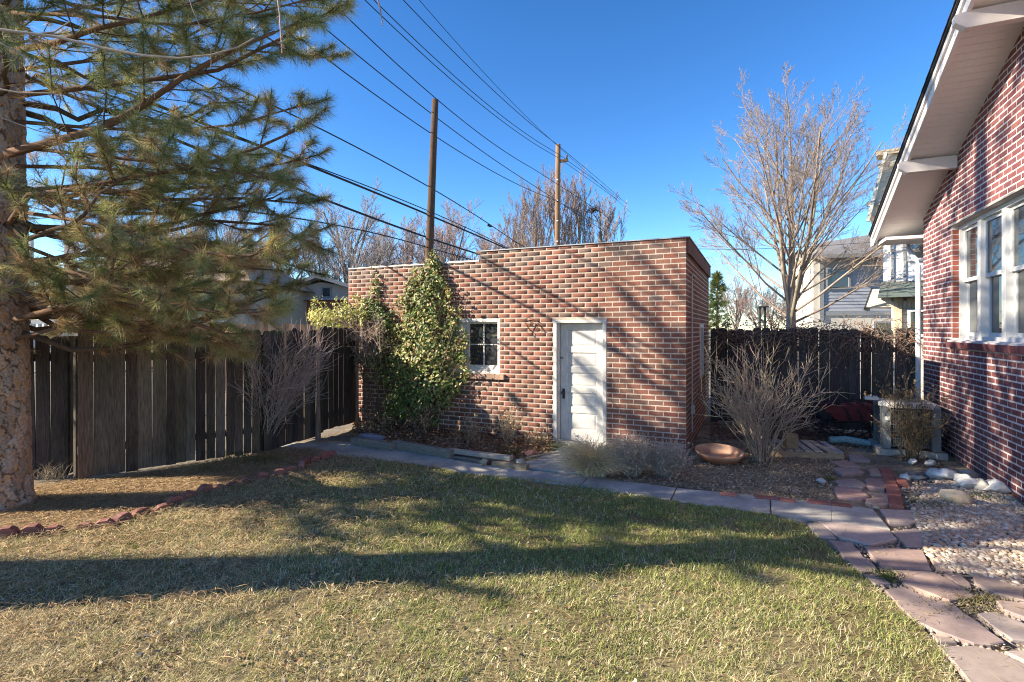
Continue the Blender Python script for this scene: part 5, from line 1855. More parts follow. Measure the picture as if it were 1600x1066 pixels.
for k in range(900):
    p, d = lv[q.randrange(len(lv))]
    L_.append((p + np.array([q.gauss(0, .12), q.gauss(0, .06), q.gauss(0, .07)]), perp(UP, q) + UP * q.uniform(-.5, .5), jit(q.choice([(.32, .17, .12), (.38, .24, .17), (.24, .14, .10)]), .2), q.uniform(.015, .032)))
V, F, C = leaf_mesh(L_, 5); mesh_obj('leaves', V, F, M_LEAF, dv, C)
# brush piled in the dark corner behind the big bare shrub
S = []
for k in range(420):
    a = np.array([q.gauss(0, .42), q.gauss(0, .22), 0]); h_ = .5 * math.exp(-(a[0] / .6) ** 2) * q.random()
    p = G(1222, 684) + a + UP * (.02 + h_)
    d = norm(np.array([q.gauss(0, 1), q.gauss(0, .8), q.gauss(0, .3)]))
    S.append((p, p + d * q.uniform(.1, .35), .005, .003, jit((.13, .095, .075), .3)))
V, F, C = segs_mesh(S, 4)
tag(mesh_obj('brush_pile', V, F, M_TWIG, None, C, origin=G(1225, 690)), 'dark heap of cut brush behind the wooden pallet', 'brush pile', kind='stuff')
# ================================================================== POLES AND WIRES
AP = np.array([-2.16, 14.0, 0.0])
def alley(px, py, off=0.0):
    """point above the alley line seen at a photo pixel"""
    o = AP + T * off
    t = on_line(px, o, D)
    p = o + D * t
    return np.array([p[0], p[1], EYE + (HORIZ - py) / FOC * p[1]])
def util_pole(px0, py0, px1, py1, y, r0, r1, label, arm=False):
    b, t = at(px0, py0, y), at(px1, py1, y)
    d = (t - b) / (t[2] - b[2])
    g = b - d * b[2]
    root = empty('utility_pole', g * [1, 1, 0], label, 'utility pole')
    mb = MB()
    n = 9
    mb.tube([g + (t - g) * k / (n - 1) for k in range(n)], [r0 + (r1 - r0) * k / (n - 1) for k in range(n)], 14, (.16, .1, .06))
    mb.build('pole', M_POLE2 if arm else M_POLE, root, smooth=True)
    if arm:
        mb = MB(); mb.box(t - UP * .75 + T * .18, .55, .09, .11, T, D, UP); mb.build('bracket_arm', M_POLE, root)
        for s in (-.05, .4):
            mb = MB(); mb.lathe(t - UP * .70 + T * s, [(.0, .18), (.04, .17), (.05, .1), (.03, .06), (.05, .02), (.03, 0), (0, 0)], 10); mb.build('insulator', mat('brown_glaze', (.10, .05, .03), bump=0, rough=.3), root)
        mb = MB()
        for k in range(26):
            zz_ = 1.0 + k * .3
        for k in range(5):
            mb.box(t - UP * (1.6 + k * .9) - D * .13 * 1, .10, .05, .05, T, D, UP)
        mb.build('hardware', M_METAL, root)
    return root
util_pole(671, 392, 680, 156, 14.0, .125, .085, 'dark leaning service pole rising behind the vine on the garage')
util_pole(871, 380, 872, 226, 23.5, .14, .11, 'brown utility pole standing among the bare trees', True)

def wire(pts, r, label, off=0.0, sag=True, group='overhead wires along the alley'):
    P = [alley(px, py, off) for px, py in pts]
    # quadratic through three points, carried on past both ends
    t = [np.dot(p - P[0], D) for p in P]
    z = [p[2] for p in P]
    if len(P) == 2:
        k1 = (z[1] - z[0]) / (t[1] - t[0]); f = lambda s: z[0] + k1 * s
    else:
        co = np.polyfit(t, z, 2); f = lambda s: float(np.polyval(co, s))
    s0, s1 = t[0] - 9, max(t[-1] + 6, 24)
    path = []
    for k in range(40):
        s = s0 + (s1 - s0) * k / 39
        p = P[0] + D * s
        zz_ = f(s)
        if s > t[-1]:
            zz_ = f(t[-1]) + (f(t[-1]) - f(t[-1] - 1.0)) * .6 * (s - t[-1]) * (1 - .5 * min(1, (s - t[-1]) / 30))
        path.append(np.array([p[0], p[1], max(zz_, 1.0)]))
    mb = MB(); mb.tube(path, r, 6, (.02, .02, .02))
    o = mb.build('overhead_wire', M_RUBBER, None, origin=path[20])
    tag(o, label, 'wire', group)
wire([(655, 0), (760, 118), (868, 225)], .008, 'topmost thin wire crossing the sky to the pole', .4)
wire([(630, 0), (740, 112), (868, 224)], .011, 'second wire from the top crossing the sky', .25)
wire([(584, 0), (720, 128), (868, 238)], .011, 'upper wire of the close pair crossing the sky', 0)
wire([(570, 0), (716, 134), (868, 244)], .011, 'lower wire of the close pair crossing the sky', -.1)
wire([(532, 17), (700, 170), (830, 262)], .012, 'middle wire that passes just above the near pole top', -.1)
wire([(530, 63), (690, 190), (815, 278)], .012, 'wire that crosses the near pole just below its top', -.1)
wire([(526, 104), (680, 213), (860, 310)], .012, 'wire that crosses the upper third of the near pole', -.1)
wire([(494, 198), (670, 292), (800, 375)], .014, 'wire with a splice that crosses the middle of the near pole', -.2)
wire([(490, 262), (670, 336), (790, 388)], .024, 'thick black cable crossing the near pole above the vine', -.3)
wire([(492, 260), (670, 330), (790, 386)], .012, 'thin wire running just over the thick black cable', -.28)
wire([(484, 303), (670, 372), (750, 398)], .024, 'lowest thick black cable meeting the garage parapet', -.3)
wire([(515, 350), (600, 368), (672, 388)], .014, 'short slack wire dropping to the foot of the near pole', 0)
p = alley(765, 353, -.2)
mb = MB(); mb.tube([p - D * .15, p - D * .1, p + D * .1, p + D * .15], [.015, .04, .04, .015], 8); tag(mb.build('wire_splice', M_RUBBER, None, origin=p), 'black splice on the middle wire left of the parapet step', 'wire splice')
wire_pts = [at(1085, 389, 11.4), at(1160, 390, 12.2), at(1260, 386, 13.2), at(1372, 378, 14.4), at(1440, 374, 15)]
mb = MB(); mb.tube(wire_pts, .006, 6); tag(mb.build('service_wire', M_RUBBER, None, origin=wire_pts[2]), 'thin service wire running from garage roof past the pale tree', 'wire')

# old wire loop hanging on the garage wall
wc = wall_pt(830, 512, .03)
mb = MB()
def wl(pts, r=.006): mb.tube([wall_pt(px, py, .03 + .02 * math.sin(i)) for i, (px, py) in enumerate(pts)], r, 6)
wl([(818, 500), (826, 496), (834, 500), (828, 508), (820, 504), (826, 514), (832, 520), (828, 524), (822, 518), (830, 506), (840, 506), (848, 514), (850, 518), (845, 517), (838, 510)])
wl([(820, 498), (830, 504), (826, 512)], .005)
wl([(836, 500), (842, 505), (834, 512)], .005)
tag(mb.build('wire_coil', mat('rusty_wire', (.13, .08, .05), bump=.2), None, origin=wc), 'rusty wire loop hanging on the bricks left of the door', 'wire coil')

# bird feeder post beyond the fence
fb = at(1191, 515, 12.0) * [1, 1, 0]
bf = empty('feeder_post', fb, 'dark green two-rail feeder post behind the right fence', 'feeder post')
mb = MB()
for s in (-.06, .06): mb.box(fb + np.array([s, 0, 1.15]), .035, .05, 2.3)
mb.build('post', mat('green_paint', (.05, .075, .065), bump=.1), bf)
mb = MB(); mb.box(fb + UP * 2.31, .22, .16, .03); mb.build('cap', mat('green_paint'), bf)
mb = MB(); mb.box(fb + UP * 2.0, .12, .04, .02); mb.build('crossbar', mat('green_paint'), bf)

# ================================================================== YARD OBJECTS
# landscape timbers of the planter
def timber(a, b, w, h, z, label, c):
    a, b = np.array(a), np.array(b)
    d = norm(b - a); L = np.linalg.norm(b - a); n = np.array([-d[1], d[0], 0])
    mb = MB(); r = .014
    V = []
    for uu in (0, L):
        for (x, zz_) in ((0, 0), (w, 0), (w, h - r), (w - r, h), (r, h), (0, h - r)):
            V.append(a + d * uu + n * x + UP * (z + zz_ + R.uniform(-.004, .004)))
    mb.add(V, [(0, 1, 2, 3, 4, 5)[::-1], (6, 7, 8, 9, 10, 11)] + [(k, (k + 1) % 6, 6 + (k + 1) % 6, 6 + k) for k in range(6)], c)
    o = mb.build('landscape_timber', M_TIMBER, None, origin=a)
    return tag(o, label, 'timber')
timber(G(548, 696), G(611, 706), .12, .12, 0, 'short grey timber at the gate end of the planter edge', (.23, .20, .17))
timber(G(612, 703), G(703, 719), .11, .13, 0, 'grey timber under the vine in the planter edge', (.20, .18, .155))
timber(G(704, 717), G(760, 727), .11, .05, 0, 'low timber under the cap board left of the door', (.16, .14, .12))
timber(G(700, 716), G(796, 729), .12, .055, .07, 'weathered cap board with a sawn end left of the door', (.30, .27, .24))
timber(G(768, 730), G(822, 737), .10, .07, 0, 'half-buried timber end beside the walk', (.27, .21, .14))

ICO = None
def rock(center, sx, sy, sz, seed, c, label, cat='rock', name='garden_rock', sub=3, amp=.45, group=None, rot=0, squash=0):
    import bmesh
    bm = bmesh.new(); bmesh.ops.create_icosphere(bm, subdivisions=sub, radius=1)
    V = np.array([v.co[:] for v in bm.verts]); F = np.array([[v.index for v in f.verts] for f in bm.faces]); bm.free()
    rg = np.random.default_rng(seed)
    # facets: clip by random planes
    for k in range(22):
        n_ = rg.normal(size=3); n_ /= np.linalg.norm(n_)
        dcut = rg.uniform(.5, .92)
        s = V @ n_
        V = V - np.where(s > dcut, s - dcut, 0)[:, None] * n_
    V = V * (1 + amp * (fnoise(V[:, 0] * 3 + seed, V[:, 1] * 3 + V[:, 2] * 2, seed) - .5))[:, None]
    cc_ = np.array(c) * (.8 + .4 * fnoise(V[:, 0] * 4, V[:, 2] * 4 + V[:, 1], seed + 2))[:, None]
    V = V * [sx / 2, sy / 2, sz / 2]
    cr, sr = math.cos(rot), math.sin(rot)
    V = np.stack([V[:, 0] * cr - V[:, 1] * sr, V[:, 0] * sr + V[:, 1] * cr, V[:, 2]], 1)
    V = V + np.array(center)
    return tag(mesh_obj(name, V, F, M_ROCK, None, cc_, origin=center), label, cat, group)
rock(G(577, 692) + UP * .06, .55, .32, .22, 1, (.20, .21, .26), 'blue-grey slab of rock lying at the end of the planter', name='slab_rock')
rock(G(757, 729) + UP * .05, .13, .12, .13, 2, (.33, .27, .2), 'small rounded stone propping the cap board')
rock(G(813, 728) + UP * .05, .22, .16, .09, 3, (.42, .37, .3), 'pale flat stone by the broken brick')
rock(G(829, 718) + UP * .08, .25, .15, .13, 4, (.34, .16, .12), 'red broken brick lump beside the door', 'brick', 'broken_brick', 2, .1)
mb = MB()
mb.tube([G(822, 722) + UP * .06, G(845, 719) + UP * .07, G(865, 714) + UP * .05, G(884, 708) + UP * .03, G(897, 706) + UP * .025], .011, 8, (.35, .28, .2))
tag(mb.build('garden_hose', mat('tan_hose', (.40, .32, .23), bump=.1), None, origin=G(860, 715)), 'short tan hose end curving to the door sill', 'hose')
# white and tan rocks along the house
def z6(x, y): return (1240 + x / 3.947, 560 + y / 3.947)
W = (.62, .61, .59)
RK = [((1030, 770), .24, .2, .15, (.52, .50, .47), 'grey-white rock wedged between the two biggest white rocks'), ((1165, 822), .22, .18, .17, (.46, .42, .37), 'brown-stained rock between the big white rocks near the wall'), ((860, 742), .25, .2, .17, (.50, .48, .44), 'grey-white rock at the left end of the row by the house'), ((955, 755), .34, .26, .20, W, 'large white rock in the middle of the row by the house'),
      ((1085, 805), .38, .27, .20, (.60, .585, .555), 'largest white rock by the house wall'), ((1242, 832), .36, .26, .19, (.62, .59, .54), 'white rock at the right end of the row by the house'),
      ((1000, 893), .32, .26, .22, (.50, .41, .29), 'tan boulder standing alone on the gravel'), ((690, 760), .17, .15, .12, (.55, .54, .50), 'small round white stone by the brick strip'),
      ((755, 752), .24, .16, .10, (.40, .36, .32), 'flat grey stone behind the small white one'), ((1085, 735), .26, .2, .14, (.43, .36, .31), 'brownish stone against the bricks behind the white rocks'),
      ((172, 768), .16, .13, .07, (.48, .46, .43), 'small pale stone left of the stepping stones'), ((505, 930), .09, .08, .05, (.48, .42, .33), 'tan pebble at the corner of the walk'),
      ((850, 668), .16, .14, .12, (.50, .47, .42), 'pale stone under the dry shrub'), ((735, 655), .12, .1, .1, (.52, .50, .47), 'small pale stone under the air conditioner edge')]
for k, (xy, a, b_, c_, col_, lab) in enumerate(RK):
    rock(G(*z6(*xy)) + UP * c_ * .32, a, b_, c_, 20 + k, col_, lab, rot=-.4 + .9 * math.sin(k * 2.3))

# scalloped brick edging between lawn and needle bed
EP = [G(*p) for p in [(2, 841), (60, 835), (112, 829), (178, 822), (216, 806), (255, 796), (300, 778), (332, 767), (395, 752), (440, 743), (470, 736), (480, 727), (522, 715)]]
seg = [np.linalg.norm(EP[i + 1] - EP[i]) for i in range(len(EP) - 1)]
tot = sum(seg)
s, k = .05, 0
edge_me = []
def edging_mesh(k):
    q = random.Random(k); c = jit(q.choice([(.28, .125, .10), (.25, .11, .09), (.30, .155, .12)]), .15)
    mb = MB(); L, wd, h = .165, .062, .16
    V = []
    prof = [(-L / 2, 0), (L / 2, 0), (L / 2, h * .62), (L / 2 * .8, h * .86), (L / 2 * .4, h), (-L / 2 * .4, h), (-L / 2 * .8, h * .86), (-L / 2, h * .62)]
    for y in (-wd / 2, wd / 2):
        for x, z in prof: V.append((x + q.gauss(0, .003), y + q.gauss(0, .003), z - .06 + q.gauss(0, .003)))
    n = len(prof)
    F = [tuple(range(n - 1, -1, -1)), tuple(range(n, 2 * n))] + [(i, (i + 1) % n, n + (i + 1) % n, n + i) for i in range(n)]
    return raw_mesh('edging_brick', V, [f[::-1] for f in F], np.array(c), m=M_BRICK)
edge_me = [edging_mesh(k) for k in range(6)]
while s < tot:
    a = s; i = 0
    while a > seg[i]: a -= seg[i]; i += 1
    p = EP[i] + (EP[i + 1] - EP[i]) * a / seg[i]
    d = norm(EP[i + 1] - EP[i])
    if not (.40 < s / tot < .43):
        o = link_obj('edging_brick', edge_me[k % 6], None, p + np.array([R.gauss(0, .012), R.gauss(0, .012), R.uniform(-.05, -.003) + (.05 if s / tot > .8 else 0)]))
        o.rotation_euler = (R.gauss(0, .12), R.gauss(0, .06), math.atan2(d[1], d[0]) + R.gauss(0, .10))
        tag(o, 'scalloped red brick in the edging between lawn and needle bed', 'edging brick', 'scalloped edging bricks round the needle bed')
    s += R.uniform(.168, .185); k += 1
# flat bricks along walk and gravel
def flat_brick(px0, py0, px1, py1, w, h, lab, grp=None, col=None):
    a, b = G(px0, py0), G(px1, py1)
    d = norm(b - a); n = np.array([-d[1], d[0], 0])
    mb = MB()
    L = np.linalg.norm(b - a)
    pts = [a, b, b + n * w, a + n * w]
    prism(mb, pts, -.04, h, jit(col or (.32, .13, .10), .12), bev=.008)
    tag(mb.build('flat_brick', M_BRICK, None, origin=a), lab, 'brick', grp)
g1 = 'flat red bricks edging the concrete walk'
lw = 'flat red brick laid along the far edge of the concrete walk'
for n_, (a, b, c, d) in enumerate(((1125, 776, 1152, 779), (1180, 781, 1214, 784), (1217, 785, 1243, 788), (1262, 788, 1296, 792), (1299, 792, 1332, 796))):
    flat_brick(a, b, c, d, .09, .03, ('flat red brick by the walk nearest the bare shrub', 'flat red brick by the walk at the third joint', 'flat red brick touching the one at the third walk joint', 'flat red brick by the walk, just left of the stepping stones', 'flat red brick by the walk below the stepping stones')[n_], g1)
g2 = 'red bricks in the strip between stepping stones and gravel'
lb = 'red brick in the strip between stepping stones and gravel'
for n_, (a, b, c, d) in enumerate(((1412, 797, 1408, 782), (1408, 780, 1404, 766), (1403, 764, 1397, 750), (1397, 748, 1391, 737))):
    flat_brick(a, b, c, d, .12, .04, ('red brick of the strip that touches the corner of the walk', 'red brick of the strip, second from the walk', 'red brick of the strip, third from the walk', 'red brick at the far end of the strip by the dry shrub')[n_], g2)
flat_brick(1420, 762, 1414, 754, .1, .05, 'loose red brick lying beside the small white stone')

# terracotta saucer, tilted on the soil
tc = G(1129, 724)
mb = MB()
mb.lathe((0, 0, 0), [(0, .0), (.22, .0), (.27, .015), (.325, .085), (.345, .118), (.338, .128), (.322, .124), (.30, .09), (.25, .035), (.2, .026), (0, .024)], 48)
V = np.array(mb.v)
Rm = np.array(Matrix.Rotation(math.radians(6), 3, 'X'))
V = (V * .93) @ Rm.T + tc + np.array([0, .12, .03])
tag(mesh_obj('terracotta_saucer', V, mb.f, M_TERRA, None, None, True, origin=tc), 'wide terracotta saucer lying tilted by the garage corner', 'saucer')

# pallet
pa, pb_ = G(1196, 714), G(1319, 720)
pd = norm(pb_ - pa); pn = np.array([-pd[1], pd[0], 0]); pL = np.linalg.norm(pb_ - pa)
pal_ = empty('wooden_pallet', pa, 'small weathered wooden pallet lying by the bare shrub', 'pallet')
for k, y in enumerate((0.0, .34, .70)):
    mb = MB(); mb.box(pa + pd * pL / 2 + pn * (y + .02) + UP * .05, pL, .04, .09, pd, pn, UP, jit((.30, .23, .155) if k == 0 else (.2, .16, .12), .1)); mb.build('stringer', M_TIMBER, pal_)
ns = 8
for k in range(ns):
    mb = MB()
    u = .05 + (pL - .1) * k / (ns - 1)
    sk = R.gauss(0, .03)
    mb.box(pa + pd * u + pn * .37 + UP * (.106 + R.uniform(0, .004)), .095, .76, .018, norm(pd + pn * sk), norm(pn - pd * sk), UP, jit(R.choice([(.30, .28, .25), (.36, .31, .26), (.27, .27, .27)]), .12)); mb.build('slat', M_WOOD, pal_)
bk = pa + pd * .37 + pn * .16
mb = MB(); mb.box(bk + UP * .215, .155, .16, .19, pd, pn, UP, (.24, .19, .13))
tag(mb.build('wood_block', M_TIMBER, None, origin=bk), 'square cut wood block standing on the pallet', 'wood block')
# corrugated drain pipe
P_ = [at(1296, 688, 8.3), at(1320, 687, 8.25), at(1345, 691, 8.2), at(1375, 698, 8.15)]
path, rad = [], []
for k in range(121):
    t = k / 120 * 3; i = min(2, int(t)); p = P_[i] + (P_[i + 1] - P_[i]) * (t - i)
    path.append(p); rad.append(.058 if k % 4 < 2 else .048)
mb = MB(); mb.tube(path, rad, 14)
tag(mb.build('drain_pipe', M_PLASTIC, None, origin=P_[1]), 'teal corrugated drain pipe running behind the pallet', 'pipe')

# air conditioner
ac0 = np.array([5.46, 7.86, 0]) + T * .32 + D * .12
ac = empty('air_conditioner', ac0, 'grey outdoor air conditioner unit half hidden by dry shrub', 'air conditioner')
M_AC = mat('ac_paint', (.17, .185, .195), var=.12, rough=.55, bump=.1)
AW, AH = .68, .60
mb = MB(); mb.box(ac0 + UP * .04, AW + .12, AW + .12, .09, T, D, UP); mb.build('concrete_pad', M_CONC, ac)
def acp(x, y, z): return ac0 + T * x + D * y + UP * (z + .09)
for sx_ in (-1, 1):
    for sy_ in (-1, 1):
        mb = MB(); mb.box(acp(sx_ * (AW / 2 - .05), sy_ * (AW / 2 - .05), AH / 2), .1, .1, AH, T, D, UP); mb.build('corner_post', M_AC, ac)
mb = MB(); mb.box(acp(0, 0, AH / 2), AW - .06, AW - .06, AH - .04, T, D, UP); mb.build('coil', mat('dark_coil', (.035, .04, .045), bump=.2), ac)
mb = MB()
for side_ in range(4):
    ax_, ay_ = [(T, -D), (D, T), (T, D), (D, -T)][side_]
    for k in range(19):
        mb.box(ac0 + UP * .09 + ax_ * (-AW / 2 + .11 + (AW - .22) * k / 18) + ay_ * (AW / 2 - .012) + UP * AH / 2, .006, .006, AH - .05, ax_, ay_, UP)
    for k in range(6):
        mb.box(ac0 + UP * .09 + ay_ * (AW / 2 - .006) + UP * (.05 + (AH - .1) * k / 5), AW - .2, .006, .008, ax_, ay_, UP)
mb.build('wire_grille', mat('grille_wire', (.12, .13, .135), bump=0, rough=.5), ac)
mb = MB()
ring = []
for z0, ins in ((AH - .01, -.012), (AH + .035, -.012), (AH + .055, .03)):
    rr_ = AW / 2 - ins; c_ = .10
    for (x, y) in ((-1, -1), (1, -1), (1, 1), (-1, 1)):
        for (cx_, cy_) in (((x * rr_), y * (rr_ - c_)), (x * (rr_ - c_), y * rr_)) if x * y > 0 else ((x * (rr_ - c_), y * rr_), (x * rr_, y * (rr_ - c_))):
            ring.append(acp(cx_, cy_, z0))
F = [(r * 8 + k, r * 8 + (k + 1) % 8, (r + 1) * 8 + (k + 1) % 8, (r + 1) * 8 + k) for r in range(2) for k in range(8)] + [tuple(range(16, 24))]
mb.add(ring, F); mb.build('top_cover', mat('ac_top', (.46, .46, .45), var=.15, rough=.6, bump=.1), ac)
mb = MB()
for k in range(1, 9):
    rr_ = .03 * k
    mb.tube([acp(rr_ * math.cos(a), rr_ * math.sin(a), AH + .075 - .001 * k) for a in np.linspace(0, 6.283, 25)], .003, 4)
for k in range(8):
    a = k * math.pi / 4; mb.tube([acp(0, 0, AH + .075), acp(.25 * math.cos(a), .25 * math.sin(a), AH + .062)], .003, 4)
mb.build('fan_guard', mat('grille_wire'), ac)
mb = MB(); mb.box(acp(-AW / 2 + .06, -AW / 2 - .002, AH * .72), .05, .005, .05, T, D, UP); mb.build('label_plate', M_WHITE, ac)
# white plastic tray left on top
tr0 = at(1393, 636, 8.0); tr0 = np.array([5.42, 8.02, .09 + AH + .055])
mb = MB(); mb.box(tr0 + UP * .02, .17, .12, .04, T, D, UP, (.75, .75, .72))
for k in range(5): mb.box(tr0 + T * (-.07 + .035 * k) + UP * .05, .012, .05, .02, T, D, UP)
tag(mb.build('plastic_tray', M_WHITE, None, origin=tr0), 'white plastic tray left on top of the air conditioner', 'tray')

# red wheelbarrow behind the air conditioner
wb = np.array([5.62, 8.83, 0])
wr = empty('wheelbarrow', wb, 'faded red wheelbarrow in the shade against the right fence', 'wheelbarrow')
mb = MB()
def wp(x, y, z): return wb + T * x + D * y + UP * z
top = [wp(-.45, -.26, .53), wp(.45, -.26, .60), wp(.45, .24, .62), wp(-.45, .24, .56)]
bot = [wp(-.2, -.18, .30), wp(.33, -.18, .32), wp(.33, .16, .33), wp(-.2, .16, .31)]
mid = [p + (c_ - p) * .05 - UP * .02 for p, c_ in zip(top, [sum(top) / 4] * 4)]
mb.add(top + bot + mid + [p + UP * .012 + (sum(top) / 4 - p) * .06 for p in bot], [(0, 4, 5, 1), (1, 5, 6, 2), (2, 6, 7, 3), (3, 7, 4, 0), (7, 6, 5, 4), (8, 9, 13, 12), (9, 10, 14, 13), (10, 11, 15, 14), (11, 8, 12, 15), (12, 13, 14, 15), (0, 1, 9, 8), (1, 2, 10, 9), (2, 3, 11, 10), (3, 0, 8, 11)])
mb.build('tray', M_RED, wr)
for s_ in (-1, 1):
    mb = MB(); mb.tube([wp(.75, s_ * .22, .52), wp(.3, s_ * .18, .30), wp(-.3, s_ * .08, .26), wp(-.55, s_ * .03, .2)], .017, 8); mb.build('handle', M_BLACK, wr)
    mb = MB(); mb.tube([wp(.3, s_ * .18, .3), wp(.32, s_ * .2, .01)], .015, 8); mb.build('leg', M_BLACK, wr)
mb = MB()
mb.tube([wp(-.55 + .16 * math.cos(a), 0, .19 + .16 * math.sin(a)) for a in np.linspace(0, 6.283, 25)], .035, 8); wh = mb.build('wheel', M_RUBBER, wr)
# red sheet and black hose over it
mb = MB()
for (x, y) in ((-.5, 0),):
    for loop in range(4):
        pts = []
        for k in range(22):
            a = k / 21 * 6.283
            pts.append(wp(-.35 + loop * .14 + (.30 + .03 * loop) * math.cos(a), -.30 + .08 * math.sin(a) + .02 * loop, .36 + (.26 + .015 * loop) * math.sin(a)))
        mb.tube(pts, .013, 7)
mb.tube([wp(-.65, -.28, .5), wp(-.2, -.3, .62), wp(.2, -.28, .66), wp(.6, -.2, .6), wp(.9, -.15, .45)], .013, 7)
tag(mb.build('garden_hose', M_RUBBER, None, origin=wp(-.3, -.3, .4)), 'black garden hose looped over the red wheelbarrow', 'hose')
# ================================================================== GROUND COVER
LP = np.array([p[:2] for p in LAWN])
def scatter(poly, n, rg, lo=None, hi=None):
    P = np.asarray(poly)[:, :2]
    lo = P.min(0) if lo is None else lo; hi = P.max(0) if hi is None else hi
    X = rg.uniform(lo, hi, (n, 2))
    return X[inside(P, X)]
rg = np.random.default_rng(17)
# lawn blades: denser near the camera
X = scatter(LAWN, 900000, rg, np.array([-5.6, 1.5]), np.array([4.2, 8.6]))
keep = rg.random(len(X)) < np.clip((3.0 / X[:, 1]) ** 1.1, .25, 1)
vis = np.abs(X[:, 0]) < X[:, 1] * 1.02 + .9
X = X[keep & vis & (X[:, 1] > 1.5)]
hollow = fnoise(X[:, 0] * 7 + 3, X[:, 1] * 7, 31)
X = X[rg.random(len(X)) < np.clip((hollow - .27 - .05 * np.clip((3.9 - X[:, 1]) / .8, 0, 1)) * 5, .16, 1)]
n = len(X)
patch = fnoise(X[:, 0] * 1.3 + 5, X[:, 1] * 1.3, 1)
fine = fnoise(X[:, 0] * 9, X[:, 1] * 9, 2)
left = np.clip((-X[:, 0] - .6) / 3.0, 0, 1)          # dead grass under the pine's drip line
straw = np.clip(.47 + .13 * np.clip((3.7 - X[:, 1]) / 1.0, -1, 1) - .20 * np.clip((X[:, 0] + 1.8) / 2, 0, 1) * np.clip((X[:, 1] - 3.4) / .8, 0, 1) + .75 * (patch - .5) + .5 * left + .6 * (fine - .5) - .10 * np.clip((X[:, 0] - 1) / 2, 0, 1), .05, .97)
is_straw = rg.random(n) < straw
g = np.array([[.25, .30, .085], [.32, .35, .10], [.40, .40, .14], [.20, .25, .075]])[rg.integers(0, 4, n)]
st = np.array([[.66, .56, .31], [.72, .63, .38], [.58, .47, .25], [.78, .71, .49], [.40, .29, .16]])[rg.integers(0, 5, n)]
col = np.where(is_straw[:, None], st, g) * rg.uniform(.75, 1.25, (n, 1))
hgt = rg.uniform(.015, .046, n) * (1.0 + .5 * (fine - .5)) * (.8 + .4 * patch)
az = rg.uniform(0, 6.283, n)
ln = rg.uniform(.5, 1.9, n)
ln = np.where(is_straw, ln * 1.25 + .2, ln)
dirh = np.stack([np.cos(az), np.sin(az)], 1)
L = hgt * 1.4
far_ = np.clip(X[:, 1] / 3.2, .8, 2.2)
w = rg.uniform(.0022, .0042, n) * far_
side = np.stack([-dirh[:, 1], dirh[:, 0]], 1)
b0 = np.concatenate([X - side * w[:, None] / 2, np.zeros((n, 1))], 1)
b1 = np.concatenate([X + side * w[:, None] / 2, np.zeros((n, 1))], 1)
mid_h = L * .55 * np.cos(np.minimum(ln * .6, 1.35)); mid_r = L * .55 * np.sin(np.minimum(ln * .6, 1.35))
m0 = np.concatenate([X + dirh * mid_r[:, None] - side * w[:, None] * .4, mid_h[:, None]], 1)
m1 = np.concatenate([X + dirh * mid_r[:, None] + side * w[:, None] * .4, mid_h[:, None]], 1)
tip_h = np.maximum(mid_h + L * .45 * np.cos(np.minimum(ln * 1.1, 1.75)), .002); tip_r = mid_r + L * .45 * np.sin(np.minimum(ln * 1.1, 1.75))
tp2 = np.concatenate([X + dirh * tip_r[:, None], tip_h[:, None]], 1)
V = np.stack([b0, b1, m1, m0, tp2], 1).reshape(-1, 3)
F = np.array([[0, 1, 2], [0, 2, 3], [3, 2, 4]])
F = (np.arange(n)[:, None, None] * 5 + F[None]).reshape(-1, 3)
o = mesh_obj('grass', V, F, M_BLADE, None, np.repeat(col, 5, 0)); o['kind'] = 'stuff'; o['label'] = 'short green and straw coloured lawn grass'
print('blades', n)

def needle_litter(poly, n, seed, zr=(.0, .02), cols=None, ln=(.07, .16), wd=.0030, dens=None, lo=None, hi=None):
    rg = np.random.default_rng(seed)
    X = scatter(poly, n, rg, lo, hi)
    if dens is not None:
        X = X[rg.random(len(X)) < dens(X)]
    n = len(X)
    az = rg.uniform(0, 6.283, n); L = rg.uniform(*ln, n)
    d = np.stack([np.cos(az), np.sin(az)], 1); s = np.stack([-d[:, 1], d[:, 0]], 1)
    fr = np.clip(X[:, 1] / 3.2, .8, 2.2)
    w = (wd * fr)[:, None]
    z0 = rg.uniform(*zr, n); z1 = np.abs(z0 + rg.normal(0, .015, n)); zm = (z0 + z1) / 2 + rg.uniform(0, .012, n)
    A = X - d * L[:, None] / 2; B = X + d * L[:, None] / 2; M_ = X + s * (L * rg.normal(0, .09, n))[:, None]
    cat_ = lambda P, z: np.concatenate([P, z[:, None]], 1)
    V = np.stack([cat_(A, z0), cat_(M_ - s * w / 2, zm), cat_(M_ + s * w / 2, zm + .001), cat_(B, z1)], 1).reshape(-1, 3)
    F = (np.arange(n)[:, None, None] * 4 + np.array([[0, 1, 2], [1, 3, 2]])[None]).reshape(-1, 3)
    cols = np.array(cols or [(.48, .32, .17), (.58, .41, .22), (.38, .23, .12), (.66, .50, .29), (.26, .165, .09)])
    C = cols[rg.integers(0, len(cols), n)] * rg.uniform(.75, 1.2, (n, 1))
    return V, F, np.repeat(C, 4, 0)
# pine needles: thick in the bed, thinning out over the lawn
V, F, C = needle_litter(BED_LEFT, 90000, 5, lo=np.array([-6.2, 3.2]), hi=np.array([-2.4, 8.6]))
o = mesh_obj('needle_litter', V, F, M_LITTER, None, C); o['kind'] = 'stuff'
V, F, C = needle_litter(LAWN, 120000, 6, (.025, .055), dens=lambda X: np.clip(.05 + .95 * np.clip((-X[:, 0] - .3) / 2.6, 0, 1) ** 1.3, 0, 1) * np.clip(1.25 * fnoise(X[:, 0] * 2, X[:, 1] * 2, 5), .2, 1), lo=np.array([-5.6, 2.3]), hi=np.array([3.5, 7.5]))
o = mesh_obj('needle_litter', V, F, M_LITTER, None, C); o['kind'] = 'stuff'

